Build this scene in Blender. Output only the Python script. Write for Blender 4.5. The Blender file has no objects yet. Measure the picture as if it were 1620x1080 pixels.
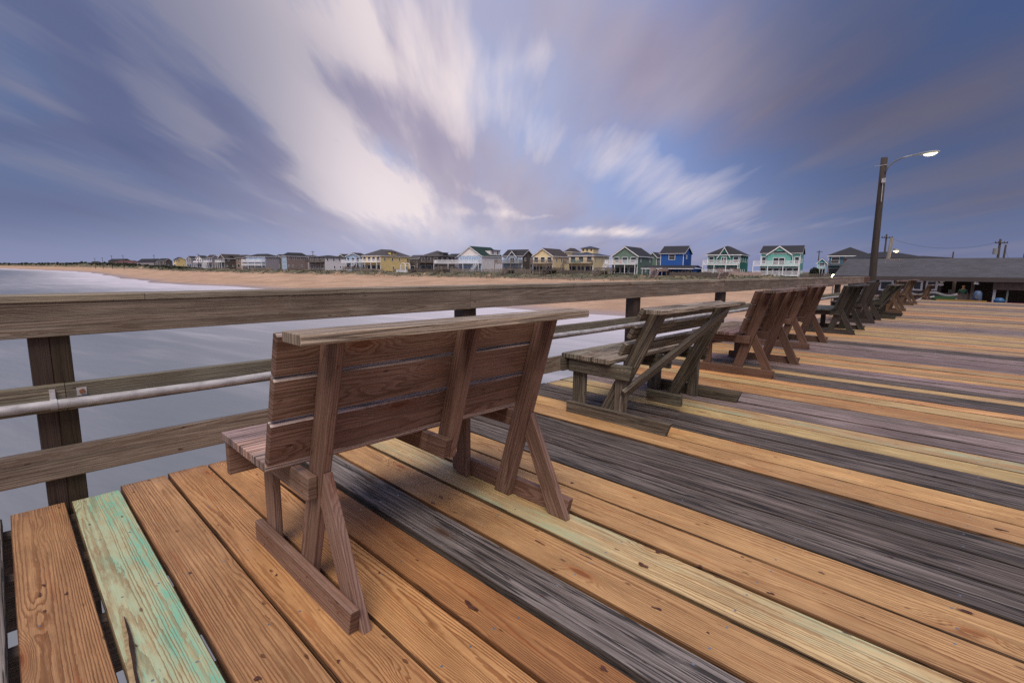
import bpy, math, random
import numpy as np
from mathutils import Matrix, Vector
random.seed(7)
rnd = random.random
C = bpy.context.scene.collection
SC = bpy.context.scene

# ------------------------------------------------------------------ camera model (measured from the photograph)
F, H = 792.1, 1.335
PITCH, ROLL, YAW = map(math.radians, (8.185, -0.488, 44.24))
cp, sp, cr, sr = math.cos(PITCH), math.sin(PITCH), math.cos(ROLL), math.sin(ROLL)
cy, sy = math.cos(YAW), math.sin(YAW)
M = (np.array([[cr, sr, 0], [-sr, cr, 0], [0, 0, 1]]) @ np.array([[1, 0, 0], [0, -sp, -cp], [0, cp, -sp]])
     @ np.array([[cy, sy, 0], [-sy, cy, 0], [0, 0, 1]]))
def ray(x, y): return M.T @ np.array([x - 810, y - 540, F])
def yh(x): return 426.07 + (x - 810) * 0.00852                # horizon height at a column
FW = np.array([-sy, cy, 0]); RT = np.array([cy, sy, 0])
def g(x, D):                                                  # point on column x, D metres ahead
    d = ray(x, yh(x)); d = d / (d @ FW) * D
    return Vector((d[0], d[1], 0))
def zat(x, y, D):
    d = ray(x, y); return H + d[2] / (d @ FW) * D
cam = bpy.data.cameras.new('camera'); co = bpy.data.objects.new('camera', cam); C.objects.link(co)
cam.sensor_width = 36; cam.lens = 36 * F / 1620; cam.clip_start = .05; cam.clip_end = 20000
R = M.T
co.matrix_world = Matrix(((R[0, 0], -R[0, 1], -R[0, 2], 0), (R[1, 0], -R[1, 1], -R[1, 2], 0), (R[2, 0], -R[2, 1], -R[2, 2], H), (0, 0, 0, 1)))
SC.camera = co

# ------------------------------------------------------------------ node helpers
class N:
    """small expression helper over a node tree"""
    def __init__(s, nt): s.nt = nt
    def new(s, t, **k):
        n = s.nt.nodes.new(t)
        for a, b in k.items(): setattr(n, a, b)
        return n
    def put(s, sock, v):
        if isinstance(v, bpy.types.NodeSocket): s.nt.links.new(v, sock)
        elif v is not None: sock.default_value = v
    def m(s, op, a, b=None, c=None, clamp=False):
        n = s.new('ShaderNodeMath', operation=op, use_clamp=clamp)
        s.put(n.inputs[0], a)
        if b is not None: s.put(n.inputs[1], b)
        if c is not None: s.put(n.inputs[2], c)
        return n.outputs[0]
    def v(s, op, a, b=None, c=None):
        n = s.new('ShaderNodeVectorMath', operation=op)
        s.put(n.inputs[0], a)
        if b is not None:
            s.put(n.inputs[3] if op == 'SCALE' else n.inputs[1], b)
        if c is not None: s.put(n.inputs[2], c)
        return n.outputs['Value'] if op in ('DOT_PRODUCT', 'LENGTH', 'DISTANCE') else n.outputs[0]
    def xyz(s, x, y, z):
        n = s.new('ShaderNodeCombineXYZ')
        for i, q in enumerate((x, y, z)): s.put(n.inputs[i], q)
        return n.outputs[0]
    def sep(s, a):
        n = s.new('ShaderNodeSeparateXYZ'); s.put(n.inputs[0], a); return n.outputs
    def noise(s, vec, scale=1, detail=3, rough=.5, dist=0, col=False):
        n = s.new('ShaderNodeTexNoise'); s.put(n.inputs['Vector'], vec)
        n.inputs['Scale'].default_value = scale; n.inputs['Detail'].default_value = detail
        n.inputs['Roughness'].default_value = rough; n.inputs['Distortion'].default_value = dist
        return n.outputs[1 if col else 0]
    def vor(s, vec, scale=1, feature='F1', out='Distance', rand=1.0):
        n = s.new('ShaderNodeTexVoronoi', feature=feature); s.put(n.inputs['Vector'], vec)
        n.inputs['Scale'].default_value = scale; n.inputs['Randomness'].default_value = rand
        return n.outputs[out]
    def ss(s, x, a, b, lo=0.0, hi=1.0):
        n = s.new('ShaderNodeMapRange', interpolation_type='SMOOTHSTEP'); s.put(n.inputs[0], x)
        for i, q in enumerate((a, b, lo, hi)): s.put(n.inputs[i + 1], q)
        return n.outputs[0]
    def lin(s, x, a, b, lo=0.0, hi=1.0):
        n = s.new('ShaderNodeMapRange'); s.put(n.inputs[0], x)
        for i, q in enumerate((a, b, lo, hi)): s.put(n.inputs[i + 1], q)
        return n.outputs[0]
    def mix(s, f, a, b, mode='MIX'):
        n = s.new('ShaderNodeMix', data_type='RGBA', blend_type=mode)
        s.put(n.inputs[0], f)
        for i, q in ((6, a), (7, b)):
            if isinstance(q, (tuple, list)) and len(q) == 3: q = tuple(q) + (1,)
            s.put(n.inputs[i], q)
        return n.outputs[2]
    def attr(s, name, kind='Vector'):
        n = s.new('ShaderNodeAttribute', attribute_name=name); return n.outputs[kind]
    def bump(s, h, strength=.3, dist=.01):
        n = s.new('ShaderNodeBump'); n.inputs['Strength'].default_value = strength
        n.inputs['Distance'].default_value = dist; s.put(n.inputs['Height'], h); return n.outputs[0]

def mat(name):
    m = bpy.data.materials.new(name); m.use_nodes = True
    nt = m.node_tree; b = nt.nodes['Principled BSDF']
    return m, N(nt), b

# ------------------------------------------------------------------ materials
def wood_material():
    m, n, b = mat('wood')
    uv = n.attr('grain'); u, v, _ = n.sep(uv)[0], n.sep(uv)[1], None
    wp = n.attr('wp'); w, gr, sd = n.sep(wp)
    tone = n.attr('tone', 'Color')
    s10 = n.m('MULTIPLY', sd, 13.7)
    # knots
    kv = n.xyz(n.m('MULTIPLY', u, 1.0), n.m('MULTIPLY', v, 3.6), s10)
    wob = n.noise(n.xyz(n.m('MULTIPLY', u, 9), n.m('MULTIPLY', v, 22), s10), 1, 2)
    kd = n.m('ADD', n.vor(kv, 1.45), n.m('MULTIPLY', n.m('SUBTRACT', wob, .5), .09))
    near = n.m('POWER', n.ss(kd, 0.0, .42, 1, 0), 2.0)
    # rings: distance from a wandering pith under the face
    lo = n.noise(n.xyz(n.m('MULTIPLY', u, .36), n.m('MULTIPLY', v, .8), s10), 1, 2)
    hh = n.m('MULTIPLY_ADD', lo, .13, -.012)
    off = n.m('MULTIPLY', n.m('SUBTRACT', n.m('FRACT', n.m('MULTIPLY', sd, 7.31)), .5), .16)
    vv = n.m('SUBTRACT', v, off)
    wig = n.noise(n.xyz(n.m('MULTIPLY', u, 3.5), n.m('MULTIPLY', v, 16), s10), 1, 3)
    r = n.m('SQRT', n.m('ADD', n.m('MULTIPLY', vv, vv), n.m('MULTIPLY', hh, hh)))
    fib0 = n.noise(n.xyz(n.m('MULTIPLY', u, 22), n.m('MULTIPLY', v, 120), s10), 1, 2, .6)
    ph = n.m('MULTIPLY', r, n.m('MULTIPLY_ADD', n.m('FRACT', n.m('MULTIPLY', sd, 3.77)), 60, 72))
    ph = n.m('ADD', ph, n.m('MULTIPLY', n.noise(n.xyz(n.m('MULTIPLY', u, .5), n.m('MULTIPLY', v, 30), n.m('ADD', s10, 7)), 1, 1), 3.0))
    ph = n.m('ADD', ph, n.m('MULTIPLY', near, 5.5))
    ph = n.m('ADD', ph, n.m('ADD', n.m('MULTIPLY', wig, .8), n.m('MULTIPLY', fib0, .55)))
    t = n.m('FRACT', ph)
    lw = n.m('MULTIPLY', n.ss(t, .35, .84), n.ss(t, .90, 1.0, 1, 0))
    lwa = n.m('MULTIPLY', lw, n.ss(n.noise(n.xyz(n.m('MULTIPLY', u, 1.1), n.m('MULTIPLY', v, 5), s10), 1, 2), .25, .65, .35, 1))
    fib = n.noise(n.xyz(n.m('MULTIPLY', u, 5), n.m('MULTIPLY', v, 330), s10), 1, 3, .6)
    blot = n.noise(n.xyz(n.m('MULTIPLY', u, 2.2), n.m('MULTIPLY', v, 8), s10), 1, 5, .6)
    # fresh timber
    late = n.mix(1, tone, (.40, .25, .16), 'MULTIPLY')
    col = n.mix(n.m('MULTIPLY', lwa, .80), tone, late)
    col = n.mix(1, col, n.xyz(*[n.lin(fib, .3, .7, .74, 1.2)] * 3), 'MULTIPLY')
    bl = n.lin(blot, .3, .72, 1.18, .72)
    col = n.mix(1, col, n.xyz(bl, n.m('POWER', bl, 1.15), n.m('POWER', bl, 1.25)), 'MULTIPLY')
    scuff = n.ss(n.noise(n.xyz(n.m('MULTIPLY', u, 14), n.m('MULTIPLY', v, 60), n.m('ADD', s10, 2)), 1, 4, .7), .60, .74)
    col = n.mix(n.m('MULTIPLY', scuff, .38), col, n.mix(1, tone, (.42, .36, .36), 'MULTIPLY'))
    grime = n.ss(n.noise(n.xyz(n.m('MULTIPLY', u, 1.2), n.m('MULTIPLY', v, 3), n.m('ADD', s10, 12)), 1, 4, .65), .52, .72)
    col = n.mix(n.m('MULTIPLY', grime, .40), col, n.mix(1, tone, (.66, .62, .66), 'MULTIPLY'))
    red = n.ss(n.noise(n.xyz(n.m('MULTIPLY', u, 2.4), n.m('MULTIPLY', v, 26), n.m('ADD', s10, 4)), 1, 3, .6), .56, .74)
    col = n.mix(n.m('MULTIPLY', red, n.m('MULTIPLY_ADD', w, -.35, .42)), col, n.mix(1, tone, (.72, .36, .22), 'MULTIPLY'))
    # weathering: grey streaks and open checks
    st = n.noise(n.xyz(n.m('MULTIPLY', u, 1.3), n.m('MULTIPLY', v, 75), s10), 1, 5, .65)
    st0 = n.noise(n.xyz(n.m('MULTIPLY', u, .8), n.m('MULTIPLY', v, 22), n.m('ADD', s10, 6)), 1, 3, .6)
    wc = n.mix(n.ss(n.m('ADD', n.m('MULTIPLY', st, .75), n.m('MULTIPLY', st0, .25)), .34, .66), n.mix(1, tone, (.25, .22, .21), 'MULTIPLY'), n.mix(1, tone, (1.75, 1.66, 1.66), 'MULTIPLY'))
    wc = n.mix(n.m('MULTIPLY', lwa, .45), wc, n.mix(1, tone, (.45, .40, .38), 'MULTIPLY'))
    pat = n.ss(blot, .38, .66)
    wc = n.mix(n.m('MULTIPLY', pat, .55), wc, n.mix(1, tone, (.46, .40, .38), 'MULTIPLY'))
    col = n.mix(w, col, wc)
    ck = n.noise(n.xyz(n.m('MULTIPLY', u, .9), n.m('MULTIPLY', v, 34), n.m('ADD', s10, 9)), 1, 3, .5)
    ck = n.m('ABSOLUTE', n.m('SUBTRACT', ck, .5))
    crack = n.m('MULTIPLY', n.ss(ck, .008, .036, 1, 0), n.ss(w, .35, 1.0))
    crack = n.m('MULTIPLY', crack, n.ss(blot, .30, .44))
    # green treatment stain
    gm = n.noise(n.xyz(n.m('MULTIPLY', u, 1.7), n.m('MULTIPLY', v, 9), n.m('ADD', s10, 3)), 1, 4, .6)
    gmask = n.m('MULTIPLY', n.ss(n.m('ADD', gm, n.m('MULTIPLY', gr, .42)), .55, .86), n.ss(gr, 0.02, .5), clamp=True)
    gmask = n.m('MULTIPLY', gmask, n.m('MULTIPLY_ADD', lw, -.55, .92))
    gmask = n.m('MULTIPLY', gmask, n.ss(n.noise(n.xyz(n.m('MULTIPLY', u, 9), n.m('MULTIPLY', v, 55), n.m('ADD', s10, 5)), 1, 4, .7), .34, .62, .35, 1))
    col = n.mix(gmask, col, n.mix(n.m('MULTIPLY', n.ss(gm, .48, .66), gr), (.42, .50, .33), (.14, .48, .36)))
    # knots, pitch marks and dirt
    kn = n.ss(kd, .045, .10, 1, 0)
    col = n.mix(n.m('MULTIPLY', kn, .85), col, n.mix(1, tone, (.28, .13, .09), 'MULTIPLY'))
    kr = n.m('MULTIPLY', n.ss(kd, .06, .22, 1, 0), .38)
    col = n.mix(kr, col, n.mix(1, tone, (.72, .42, .26), 'MULTIPLY'))
    sv = n.xyz(n.m('MULTIPLY', u, 7), n.m('MULTIPLY', v, 19), s10)
    sdist = n.m('ADD', n.vor(sv, 1.0), n.m('MULTIPLY', n.m('SUBTRACT', n.noise(sv, 6, 2), .5), .16))
    spick = n.ss(n.sep(n.vor(sv, 1.0, out='Color'))[0], .70, .74)
    spot = n.m('MULTIPLY', n.ss(sdist, .06, .15, 1, 0), spick)
    col = n.mix(n.m('MULTIPLY', spot, .75), col, n.mix(1, tone, (.22, .13, .11), 'MULTIPLY'))
    col = n.mix(n.m('MULTIPLY', crack, .88), col, (.012, .010, .010))
    n.put(b.inputs['Base Color'], col)
    n.put(b.inputs['Roughness'], n.m('ADD', n.lin(fib, .3, .7, .50, .66), n.m('MULTIPLY', w, .12)))
    b.inputs['Specular IOR Level'].default_value = .35
    hgt = n.m('ADD', n.m('MULTIPLY', lwa, .5), n.m('MULTIPLY', fib, .35))
    hgt = n.m('ADD', hgt, n.m('MULTIPLY', n.m('MULTIPLY', st, w), 1.6))
    hgt = n.m('SUBTRACT', hgt, n.m('MULTIPLY', crack, 2.5))
    hgt = n.m('SUBTRACT', hgt, n.m('ADD', kn, spot))
    n.put(b.inputs['Normal'], n.bump(hgt, .8, .0035))
    return m
WOOD = wood_material()

def simple(name, col, rough=.6, metal=0, var=.12, scale=2.0, bump=0, emit=None, stretch=(1, 1, 1)):
    m, n, b = mat(name)
    tc = n.new('ShaderNodeTexCoord').outputs['Object']
    tc = n.v('MULTIPLY', tc, stretch)
    no = n.noise(tc, scale, 5, .6)
    f = n.lin(no, .25, .75, 1 - var, 1 + var)
    c = n.mix(1, tuple(col), n.xyz(f, f, f), 'MULTIPLY')
    n.put(b.inputs['Base Color'], c)
    b.inputs['Roughness'].default_value = rough; b.inputs['Metallic'].default_value = metal
    if bump: n.put(b.inputs['Normal'], n.bump(no, bump, .02))
    if emit:
        b.inputs['Emission Color'].default_value = tuple(emit[:3]) + (1,); b.inputs['Emission Strength'].default_value = emit[3]
    return m
_pc = {}
def paint(col, kind='siding'):
    key = (tuple(round(c, 3) for c in col), kind)
    if key in _pc: return _pc[key]
    m, n, b = mat(kind + '_paint')
    tc = n.new('ShaderNodeTexCoord').outputs['Object']
    no = n.noise(tc, .7, 4, .6); x, y, z = n.sep(tc)
    f = n.lin(no, .25, .75, .86, 1.1)
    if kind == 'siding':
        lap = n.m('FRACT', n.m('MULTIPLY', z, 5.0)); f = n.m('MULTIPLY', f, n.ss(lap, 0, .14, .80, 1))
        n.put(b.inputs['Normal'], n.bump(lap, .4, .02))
    if kind == 'shingle':
        sh = n.noise(n.v('MULTIPLY', tc, (3, 3, 8)), 1.2, 3, .7); f = n.m('MULTIPLY', n.lin(sh, .3, .7, .7, 1.25), f)
    if kind == 'boards':
        sh = n.noise(n.v('MULTIPLY', tc, (6, 6, 2)), 1, 2, .7); f = n.m('MULTIPLY', n.lin(sh, .3, .7, .7, 1.25), f)
    n.put(b.inputs['Base Color'], n.mix(1, tuple(col), n.xyz(f, f, f), 'MULTIPLY'))
    b.inputs['Roughness'].default_value = .75 if kind != 'trim' else .55
    _pc[key] = m; return m
GLASS = simple('window_glass', (.025, .032, .045), .12, 0, .3, .6)
GALV = simple('galvanised_steel', (.40, .385, .41), .5, .1, .45, 14, .3, stretch=(1, .6, 1))
RUST = simple('rusty_steel', (.22, .10, .06), .8, .3, .4, 40)
NAILM = simple('nail_metal', (.30, .36, .42), .4, .7, .2, 30)
POLEW = simple('pole_wood', (.038, .028, .025), .85, 0, .45, 5, .6, stretch=(3, 3, .35))
POLEG = simple('grey_pole_wood', (.16, .14, .13), .85, 0, .4, 5, .5, stretch=(3, 3, .35))
LAMPM = simple('lamp_housing_paint', (.20, .22, .25), .5, .3, .1, 4)
LAMPE = simple('lit_lamp_lens', (.9, .85, .7), .4, 0, 0, 1, emit=(1.0, .80, .48, 2.2))
LAMPO = simple('lit_sodium_lens', (.9, .7, .5), .4, 0, 0, 1, emit=(1.0, .60, .30, 2.6))
WIRE = simple('black_wire', (.03, .03, .03), .6)

# ------------------------------------------------------------------ mesh builder
class MB:
    def __init__(s):
        s.v, s.f, s.uv, s.tone, s.wp, s.mi = [], [], [], [], [], []
    def face(s, idx, uvs, tone=(1, 1, 1), wp=(0, 0, 0), mi=0):
        s.f.append(tuple(idx)); s.uv.append(list(uvs)); s.tone.append(tone); s.wp.append(wp); s.mi.append(mi)
    def prof(s, o, L, A, B, length, prof, tone=(1, 1, 1), wp=(0, 0, 0), n=1, wob=None, cut=(0, 0), mi=0, edge=1):
        """extrude a closed profile [(a,b)] (metres along A,B) along L from o; grain runs along L"""
        o, L, A, B = map(Vector, (o, L, A, B)); base = len(s.v); k = len(prof); u0 = rnd() * 40
        for i in range(n + 1):
            t = i / n; 
            for (a, b) in prof:
                d = length * t
                if i == 0: d += cut[0] * a
                if i == n: d += cut[1] * a
                p = o + L * d + A * a + B * b
                if wob: p += Vector(wob(t, a, b))
                s.v.append(p)
        per = [0]
        for j in range(k):
            a, b = prof[j]; c, d = prof[(j + 1) % k]; per.append(per[-1] + math.hypot(c - a, d - b))
        amid = [p[0] for p in prof]
        for i in range(n):
            for j in range(k):
                j2 = (j + 1) % k
                a0, b0 = prof[j]; a1, b1 = prof[j2]
                if abs(a1 - a0) >= abs(b1 - b0): va, vb = a0, a1     # wide faces: across coordinate
                else:
                    sg = .11 if a0 > 0 else -.11
                    va, vb = sg + b0, sg + b1
                ua, ub = u0 + length * i / n, u0 + length * (i + 1) / n
                q = [base + i * k + j, base + i * k + j2, base + (i + 1) * k + j2, base + (i + 1) * k + j]
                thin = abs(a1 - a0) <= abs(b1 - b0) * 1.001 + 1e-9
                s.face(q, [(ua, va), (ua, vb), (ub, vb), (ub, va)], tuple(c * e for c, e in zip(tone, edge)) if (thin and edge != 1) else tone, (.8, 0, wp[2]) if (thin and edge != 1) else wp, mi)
        et = tuple(c * .75 for c in tone)
        s.face([base + j for j in range(k)][::-1], [(u0 + p[1] * .6, p[0]) for p in prof][::-1], et, wp, mi)
        s.face([base + n * k + j for j in range(k)], [(u0 + p[1] * .6, p[0]) for p in prof], et, wp, mi)
    def board(s, o, L, A, length, wid, th, tone=(1, 1, 1), wp=None, c=.004, n=1, wob=None, cut=(0, 0), mi=0, edge=1):
        """timber: o = centre of one end, L along, A across the wide face, thickness along L x A"""
        L = Vector(L).normalized(); A = Vector(A).normalized(); B = L.cross(A)
        w, t = wid / 2, th / 2
        pr = [(-w + c, -t), (w - c, -t), (w, -t + c), (w, t - c), (w - c, t), (-w + c, t), (-w, t - c), (-w, -t + c)]
        if wp is None: wp = (0, 0, rnd() * 10)
        s.prof(o, L, A, B, length, pr, tone, wp, n, wob, cut, mi, edge)
    def box(s, lo, hi, mi=0, tone=(1, 1, 1)):
        b = len(s.v); (x0, y0, z0), (x1, y1, z1) = lo, hi
        s.v += [Vector(p) for p in ((x0, y0, z0), (x1, y0, z0), (x1, y1, z0), (x0, y1, z0), (x0, y0, z1), (x1, y0, z1), (x1, y1, z1), (x0, y1, z1))]
        for q in ((0, 3, 2, 1), (4, 5, 6, 7), (0, 1, 5, 4), (1, 2, 6, 5), (2, 3, 7, 6), (3, 0, 4, 7)):
            s.face([b + i for i in q], [(0, 0), (1, 0), (1, 1), (0, 1)], tone, (0, 0, 0), mi)
    def tube(s, pts, rad, k=10, mi=0, tone=(1, 1, 1), wp=(0, 0, 0), sq=None):
        pts = [Vector(p) for p in pts]; b = len(s.v); n = len(pts)
        if not isinstance(rad, (list, tuple)): rad = [rad] * n
        up = None
        for i, p in enumerate(pts):
            d = (pts[min(i + 1, n - 1)] - pts[max(i - 1, 0)]).normalized()
            if up is None:
                up = Vector((0, 0, 1)) if abs(d.z) < .9 else Vector((1, 0, 0))
            a = d.cross(up).normalized(); e = a.cross(d).normalized(); up = e
            for j in range(k):
                th = 2 * math.pi * j / k
                s.v.append(p + a * math.cos(th) * rad[i] + e * math.sin(th) * rad[i] * (sq or 1))
        for i in range(n - 1):
            for j in range(k):
                j2 = (j + 1) % k
                s.face([b + i * k + j2, b + i * k + j, b + (i + 1) * k + j, b + (i + 1) * k + j2], [(i, j * .02), (i, j * .02), (i + 1, j * .02), (i + 1, j * .02)], tone, wp, mi)
        s.face([b + j for j in range(k)], [(0, 0)] * k, tone, wp, mi)
        s.face([b + (n - 1) * k + j for j in range(k)][::-1], [(0, 0)] * k, tone, wp, mi)
    def poly(s, pts, mi=0, tone=(1, 1, 1)):
        b = len(s.v); s.v += [Vector(p) for p in pts]
        s.face(range(b, b + len(pts)), [(0, 0)] * len(pts), tone, (0, 0, 0), mi)
    def build(s, name, mats, parent=None, wood=False, smooth=False):
        me = bpy.data.meshes.new(name)
        me.from_pydata([tuple(v) for v in s.v], [], s.f)
        if not isinstance(mats, (list, tuple)): mats = [mats]
        for m in mats: me.materials.append(m)
        me.polygons.foreach_set('material_index', s.mi)
        if wood:
            at = me.attributes.new('grain', 'FLOAT_VECTOR', 'CORNER')
            at.data.foreach_set('vector', [c for f in s.uv for q in f for c in (q[0], q[1], 0.0)])
            at = me.attributes.new('tone', 'FLOAT_COLOR', 'CORNER')
            at.data.foreach_set('color', [c for f, t in zip(s.f, s.tone) for _ in f for c in (t[0], t[1], t[2], 1.0)])
            at = me.attributes.new('wp', 'FLOAT_VECTOR', 'CORNER')
            at.data.foreach_set('vector', [c for f, t in zip(s.f, s.wp) for _ in f for c in t])
        if smooth:
            me.polygons.foreach_set('use_smooth', [len(f) == 4 for f in s.f])
        me.validate(); me.update()
        o = bpy.data.objects.new(name, me); C.objects.link(o)
        if parent: o.parent = parent
        return o
def empty(name, loc=(0, 0, 0), rz=0):
    o = bpy.data.objects.new(name, None); C.objects.link(o); o.location = loc; o.rotation_euler = (0, 0, rz); o.empty_display_size = .2
    return o
def tag(o, label, cat, group=None, kind=None):
    if label: o['label'] = label
    if cat: o['category'] = cat
    if group: o['group'] = group
    if kind: o['kind'] = kind
    return o
def copy_tree(o, parent=None):
    c = o.copy(); C.objects.link(c)
    if parent: c.parent = parent
    for ch in [q for q in o.children]: copy_tree(ch, c)
    return c
X, Y, Z = (1, 0, 0), (0, 1, 0), (0, 0, 1)

# ------------------------------------------------------------------ the pier deck
T_OR = (.60, .345, .155); T_OR2 = (.54, .29, .125); T_YE = (.57, .40, .20); T_TAN = (.38, .26, .185)
T_DK = (.150, .126, .116); T_GR = (.215, .187, .178); T_PU = (.30, .235, .23)
def jit(c, a=.10):
    k = 1 + (rnd() - .5) * 2 * a; return tuple(max(0, q * k * (1 + (rnd() - .5) * a * .5)) for q in c)
BOARDS = [  # y0, y1, tone, weather, green
 (-.31, -.095, T_GR, 1, 0), (-.066, .159, (.41, .235, .110), 0, 0), (.180, .404, (.48, .37, .20), .1, .95), (.416, .652, (.40, .225, .108), 0, 0),
 (.662, .884, (.44, .245, .108), 0, 0), (.893, 1.118, (.50, .265, .11), 0, 0), (1.125, 1.345, (.46, .225, .09), 0, 0),
 (1.372, 1.598, T_GR, .9, 0), (1.612, 1.850, T_OR, 0, 0), (1.875, 2.112, T_YE, .05, .38), (2.125, 2.365, T_OR, 0, 0), (2.375, 2.632, T_OR, 0, 0),
 (2.645, 2.895, T_DK, 1, 0), (2.902, 3.165, T_DK, 1, 0), (3.172, 3.425, T_DK, 1, 0), (3.452, 3.70, T_OR, 0, 0), (3.706, 3.965, T_OR, .02, .12),
 (3.98, 4.21, T_DK, 1, 0), (4.218, 4.46, T_DK, 1, .1), (4.475, 4.728, T_YE, 0, .20), (4.738, 4.985, T_YE, 0, .40),
 (4.998, 5.25, T_PU, .7, 0), (5.258, 5.495, T_PU, .7, 0), (5.503, 5.712, T_PU, .6, 0), (5.722, 5.935, T_OR, 0, 0), (5.945, 6.16, T_OR2, 0, 0),
 (6.170, 6.45, T_YE, 0, .20), (6.462, 6.68, T_OR, 0, 0), (6.692, 6.925, T_DK, 1, 0), (6.933, 7.165, T_DK, 1, 0), (7.175, 7.41, T_YE, 0, 0),
 (7.42, 7.66, T_DK, .9, 0), (7.67, 7.91, T_PU, .7, 0), (7.92, 8.17, T_PU, .7, 0), (8.18, 8.42, T_OR, 0, .1), (8.43, 8.67, T_YE, 0, 0), (8.68, 8.93, T_OR, 0, 0), (8.94, 9.17, T_YE, .1, 0), (9.18, 9.40, T_OR, .1, 0)]
yb = 9.41
while yb < 32.2:
    w = .235 + rnd() * .02
    if yb < 10.9: t = (T_PU, .7, 0)
    elif yb < 11.25: t = (T_DK, .8, 0)
    elif yb < 15.2: t = (random.choice([T_OR, T_YE, T_TAN, T_TAN]), .15, 0)
    elif yb < 16.3: t = (T_PU, .7, 0)
    else: t = random.choice([(T_TAN, .3, 0), (T_PU, .7, 0), (T_TAN, .2, 0), (T_YE, .2, 0), (T_GR, .8, 0), (T_OR, .2, 0)])
    BOARDS.append((yb, yb + w, t[0], t[1], t[2])); yb += w + .009
DECK_END = yb
yb = -.34
while yb > -3.2:
    BOARDS.insert(0, (yb - .22, yb, random.choice([T_OR, T_OR2, T_PU, T_GR]), .2, 0)); yb -= .236
mb = MB(); nb = MB()
rg = random.Random(3)
for i, (y0, y1, t, wthr, grn) in enumerate(BOARDS):
    xe = -3.695 if y1 < .42 else (-3.755 if y1 < 2 else -3.79)
    if 0 < y0 < .2: xe = -3.69
    xe += (rg.random() - .5) * .03
    a1, a2, ph, zz = rg.random() * .006, rg.random() * .005, rg.random() * 6, (rg.random() - .5) * .006
    cupw = rg.random() * .004
    def wob(tt, a, b, a1=a1, a2=a2, ph=ph, zz=zz, cupw=cupw):
        return (0, a1 * math.sin(tt * 7 + ph) * .5, a2 * math.sin(tt * 9 + ph * 2) * .5 + zz)
    tn = jit(t, .15)
    mb.board((xe, (y0 + y1) / 2, -.022), X, Y, 9.6, y1 - y0 - (.008 if y0 > 1 else .002), .044, tn, (wthr, grn, rg.random() * 10), c=.0035, n=24 if y0 < 9 else 6, wob=wob, edge=(.40, .36, .34))  # board edges darkened: shade of the gaps put into their tone
    if y0 < 9:
        for jx in (-3.66, -3.06, -2.44, -1.84, -1.22, -.62, 0.0, .6):
            for q in (.22, .78):
                if rg.random() < .12: continue
                px, py = jx + (rg.random() - .5) * .03, y0 + (y1 - y0) * (q + (rg.random() - .5) * .08)
                tt = (px - xe) / 9.6; dz = wob(tt, 0, 0)[2]
                r_ = .0052; ring = [(px + r_ * math.cos(k * math.pi / 4), py + r_ * math.sin(k * math.pi / 4), dz + .0006) for k in range(8)]
                low = [(p[0], p[1], dz - .003) for p in ring]
                nb.poly(ring)
                for k in range(8): nb.poly([ring[k], low[k], low[(k + 1) % 8], ring[(k + 1) % 8]])
deck = mb.build('pier_deck', WOOD, wood=True); tag(deck, None, None, kind='structure')
nails = nb.build('nail_heads', NAILM); nails.parent = deck; nails['kind'] = 'stuff'; nails['label'] = 'small blue-grey nail heads driven into the deck boards'
# resin marks, open knots and the long split in the green board: stains and wounds in the timber itself
def onz(x, y, z=0.004):
    d = ray(x, y); t = (z - H) / d[2]; return Vector((d[0] * t, d[1] * t, z))
DARKR = simple('dark_resin', (.085, .030, .018), .55, 0, .5, 30); SPLITM = simple('split_wood', (.030, .012, .008), .9, 0, .6, 40); LIPM = simple('raw_split_edge', (.33, .24, .13), .9, 0, .5, 30, .4)
rq = random.Random(17); rm_ = MB()
for (px, py_, L_, W_) in ((63, 940, .030, .006), (69, 925, .022, .006), (105, 938, .016, .007), (70, 966, .02, .005), (1042, 872, .028, .012), (1017, 893, .034, .018), (1108, 895, .022, .010), (1040, 962, .030, .012), (955, 1057, .030, .010), (928, 880, .05, .006), (853, 857, .05, .007),
                          (858, 942, .016, .006), (905, 763, .020, .010), (1528, 966, .050, .010), (1220, 938, .022, .010), (1583, 837, .050, .010), (613, 780, .022, .012), (745, 958, .055, .020), (685, 795, .022, .012), (698, 786, .035, .008), (437, 909, .011, .009), (535, 1045, .014, .008), (407, 1072, .02, .012),
                          (1175, 880, .012, .005), (1300, 905, .02, .006), (1340, 1000, .02, .007), (1410, 880, .016, .006), (1120, 1000, .012, .005), (600, 905, .012, .005), (660, 885, .014, .005), (345, 830, .012, .005), (215, 1020, .010, .005), (300, 905, .014, .006)):
    c0 = onz(px, py_, .0042); b_ = len(rm_.v); k_ = 22; L_ *= .7; W_ *= .8; f1, f2 = rq.random() * 6, rq.random() * 6
    for j in range(k_):
        a = 2 * math.pi * j / k_; q = .85 + .25 * math.sin(2 * a + f1) + .2 * math.sin(3 * a + f2) + rq.uniform(-.08, .08); rm_.v.append(c0 + Vector((math.cos(a) * L_ * q, math.sin(a) * W_ * q, 0)))
    rm_.face(range(b_, b_ + k_), [(0, 0)] * k_)
o = rm_.build('resin_marks', DARKR, deck)
sp_ = MB(); L1 = [(196, 975), (199, 990), (203, 1005), (204, 1022), (208, 1040), (211, 1060), (216, 1085)]; L2 = [(197, 974), (203, 988), (208, 1003), (212, 1020), (214, 1037), (216, 1060), (222, 1085)]; L0 = [(193, 972), (193, 988), (196, 1003), (197, 1022), (201, 1040), (201, 1060), (206, 1085)]
for A_, B_, mi_ in ((L1, L2, 0), (L0, L1, 1)):
    for i in range(6):
        z_ = .0062 if mi_ == 0 else .0056
        q = [onz(*A_[i], z_), onz(*A_[i + 1], z_), onz(*B_[i + 1], z_), onz(*B_[i], z_)]; sp_.poly(q, mi=mi_)
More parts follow.
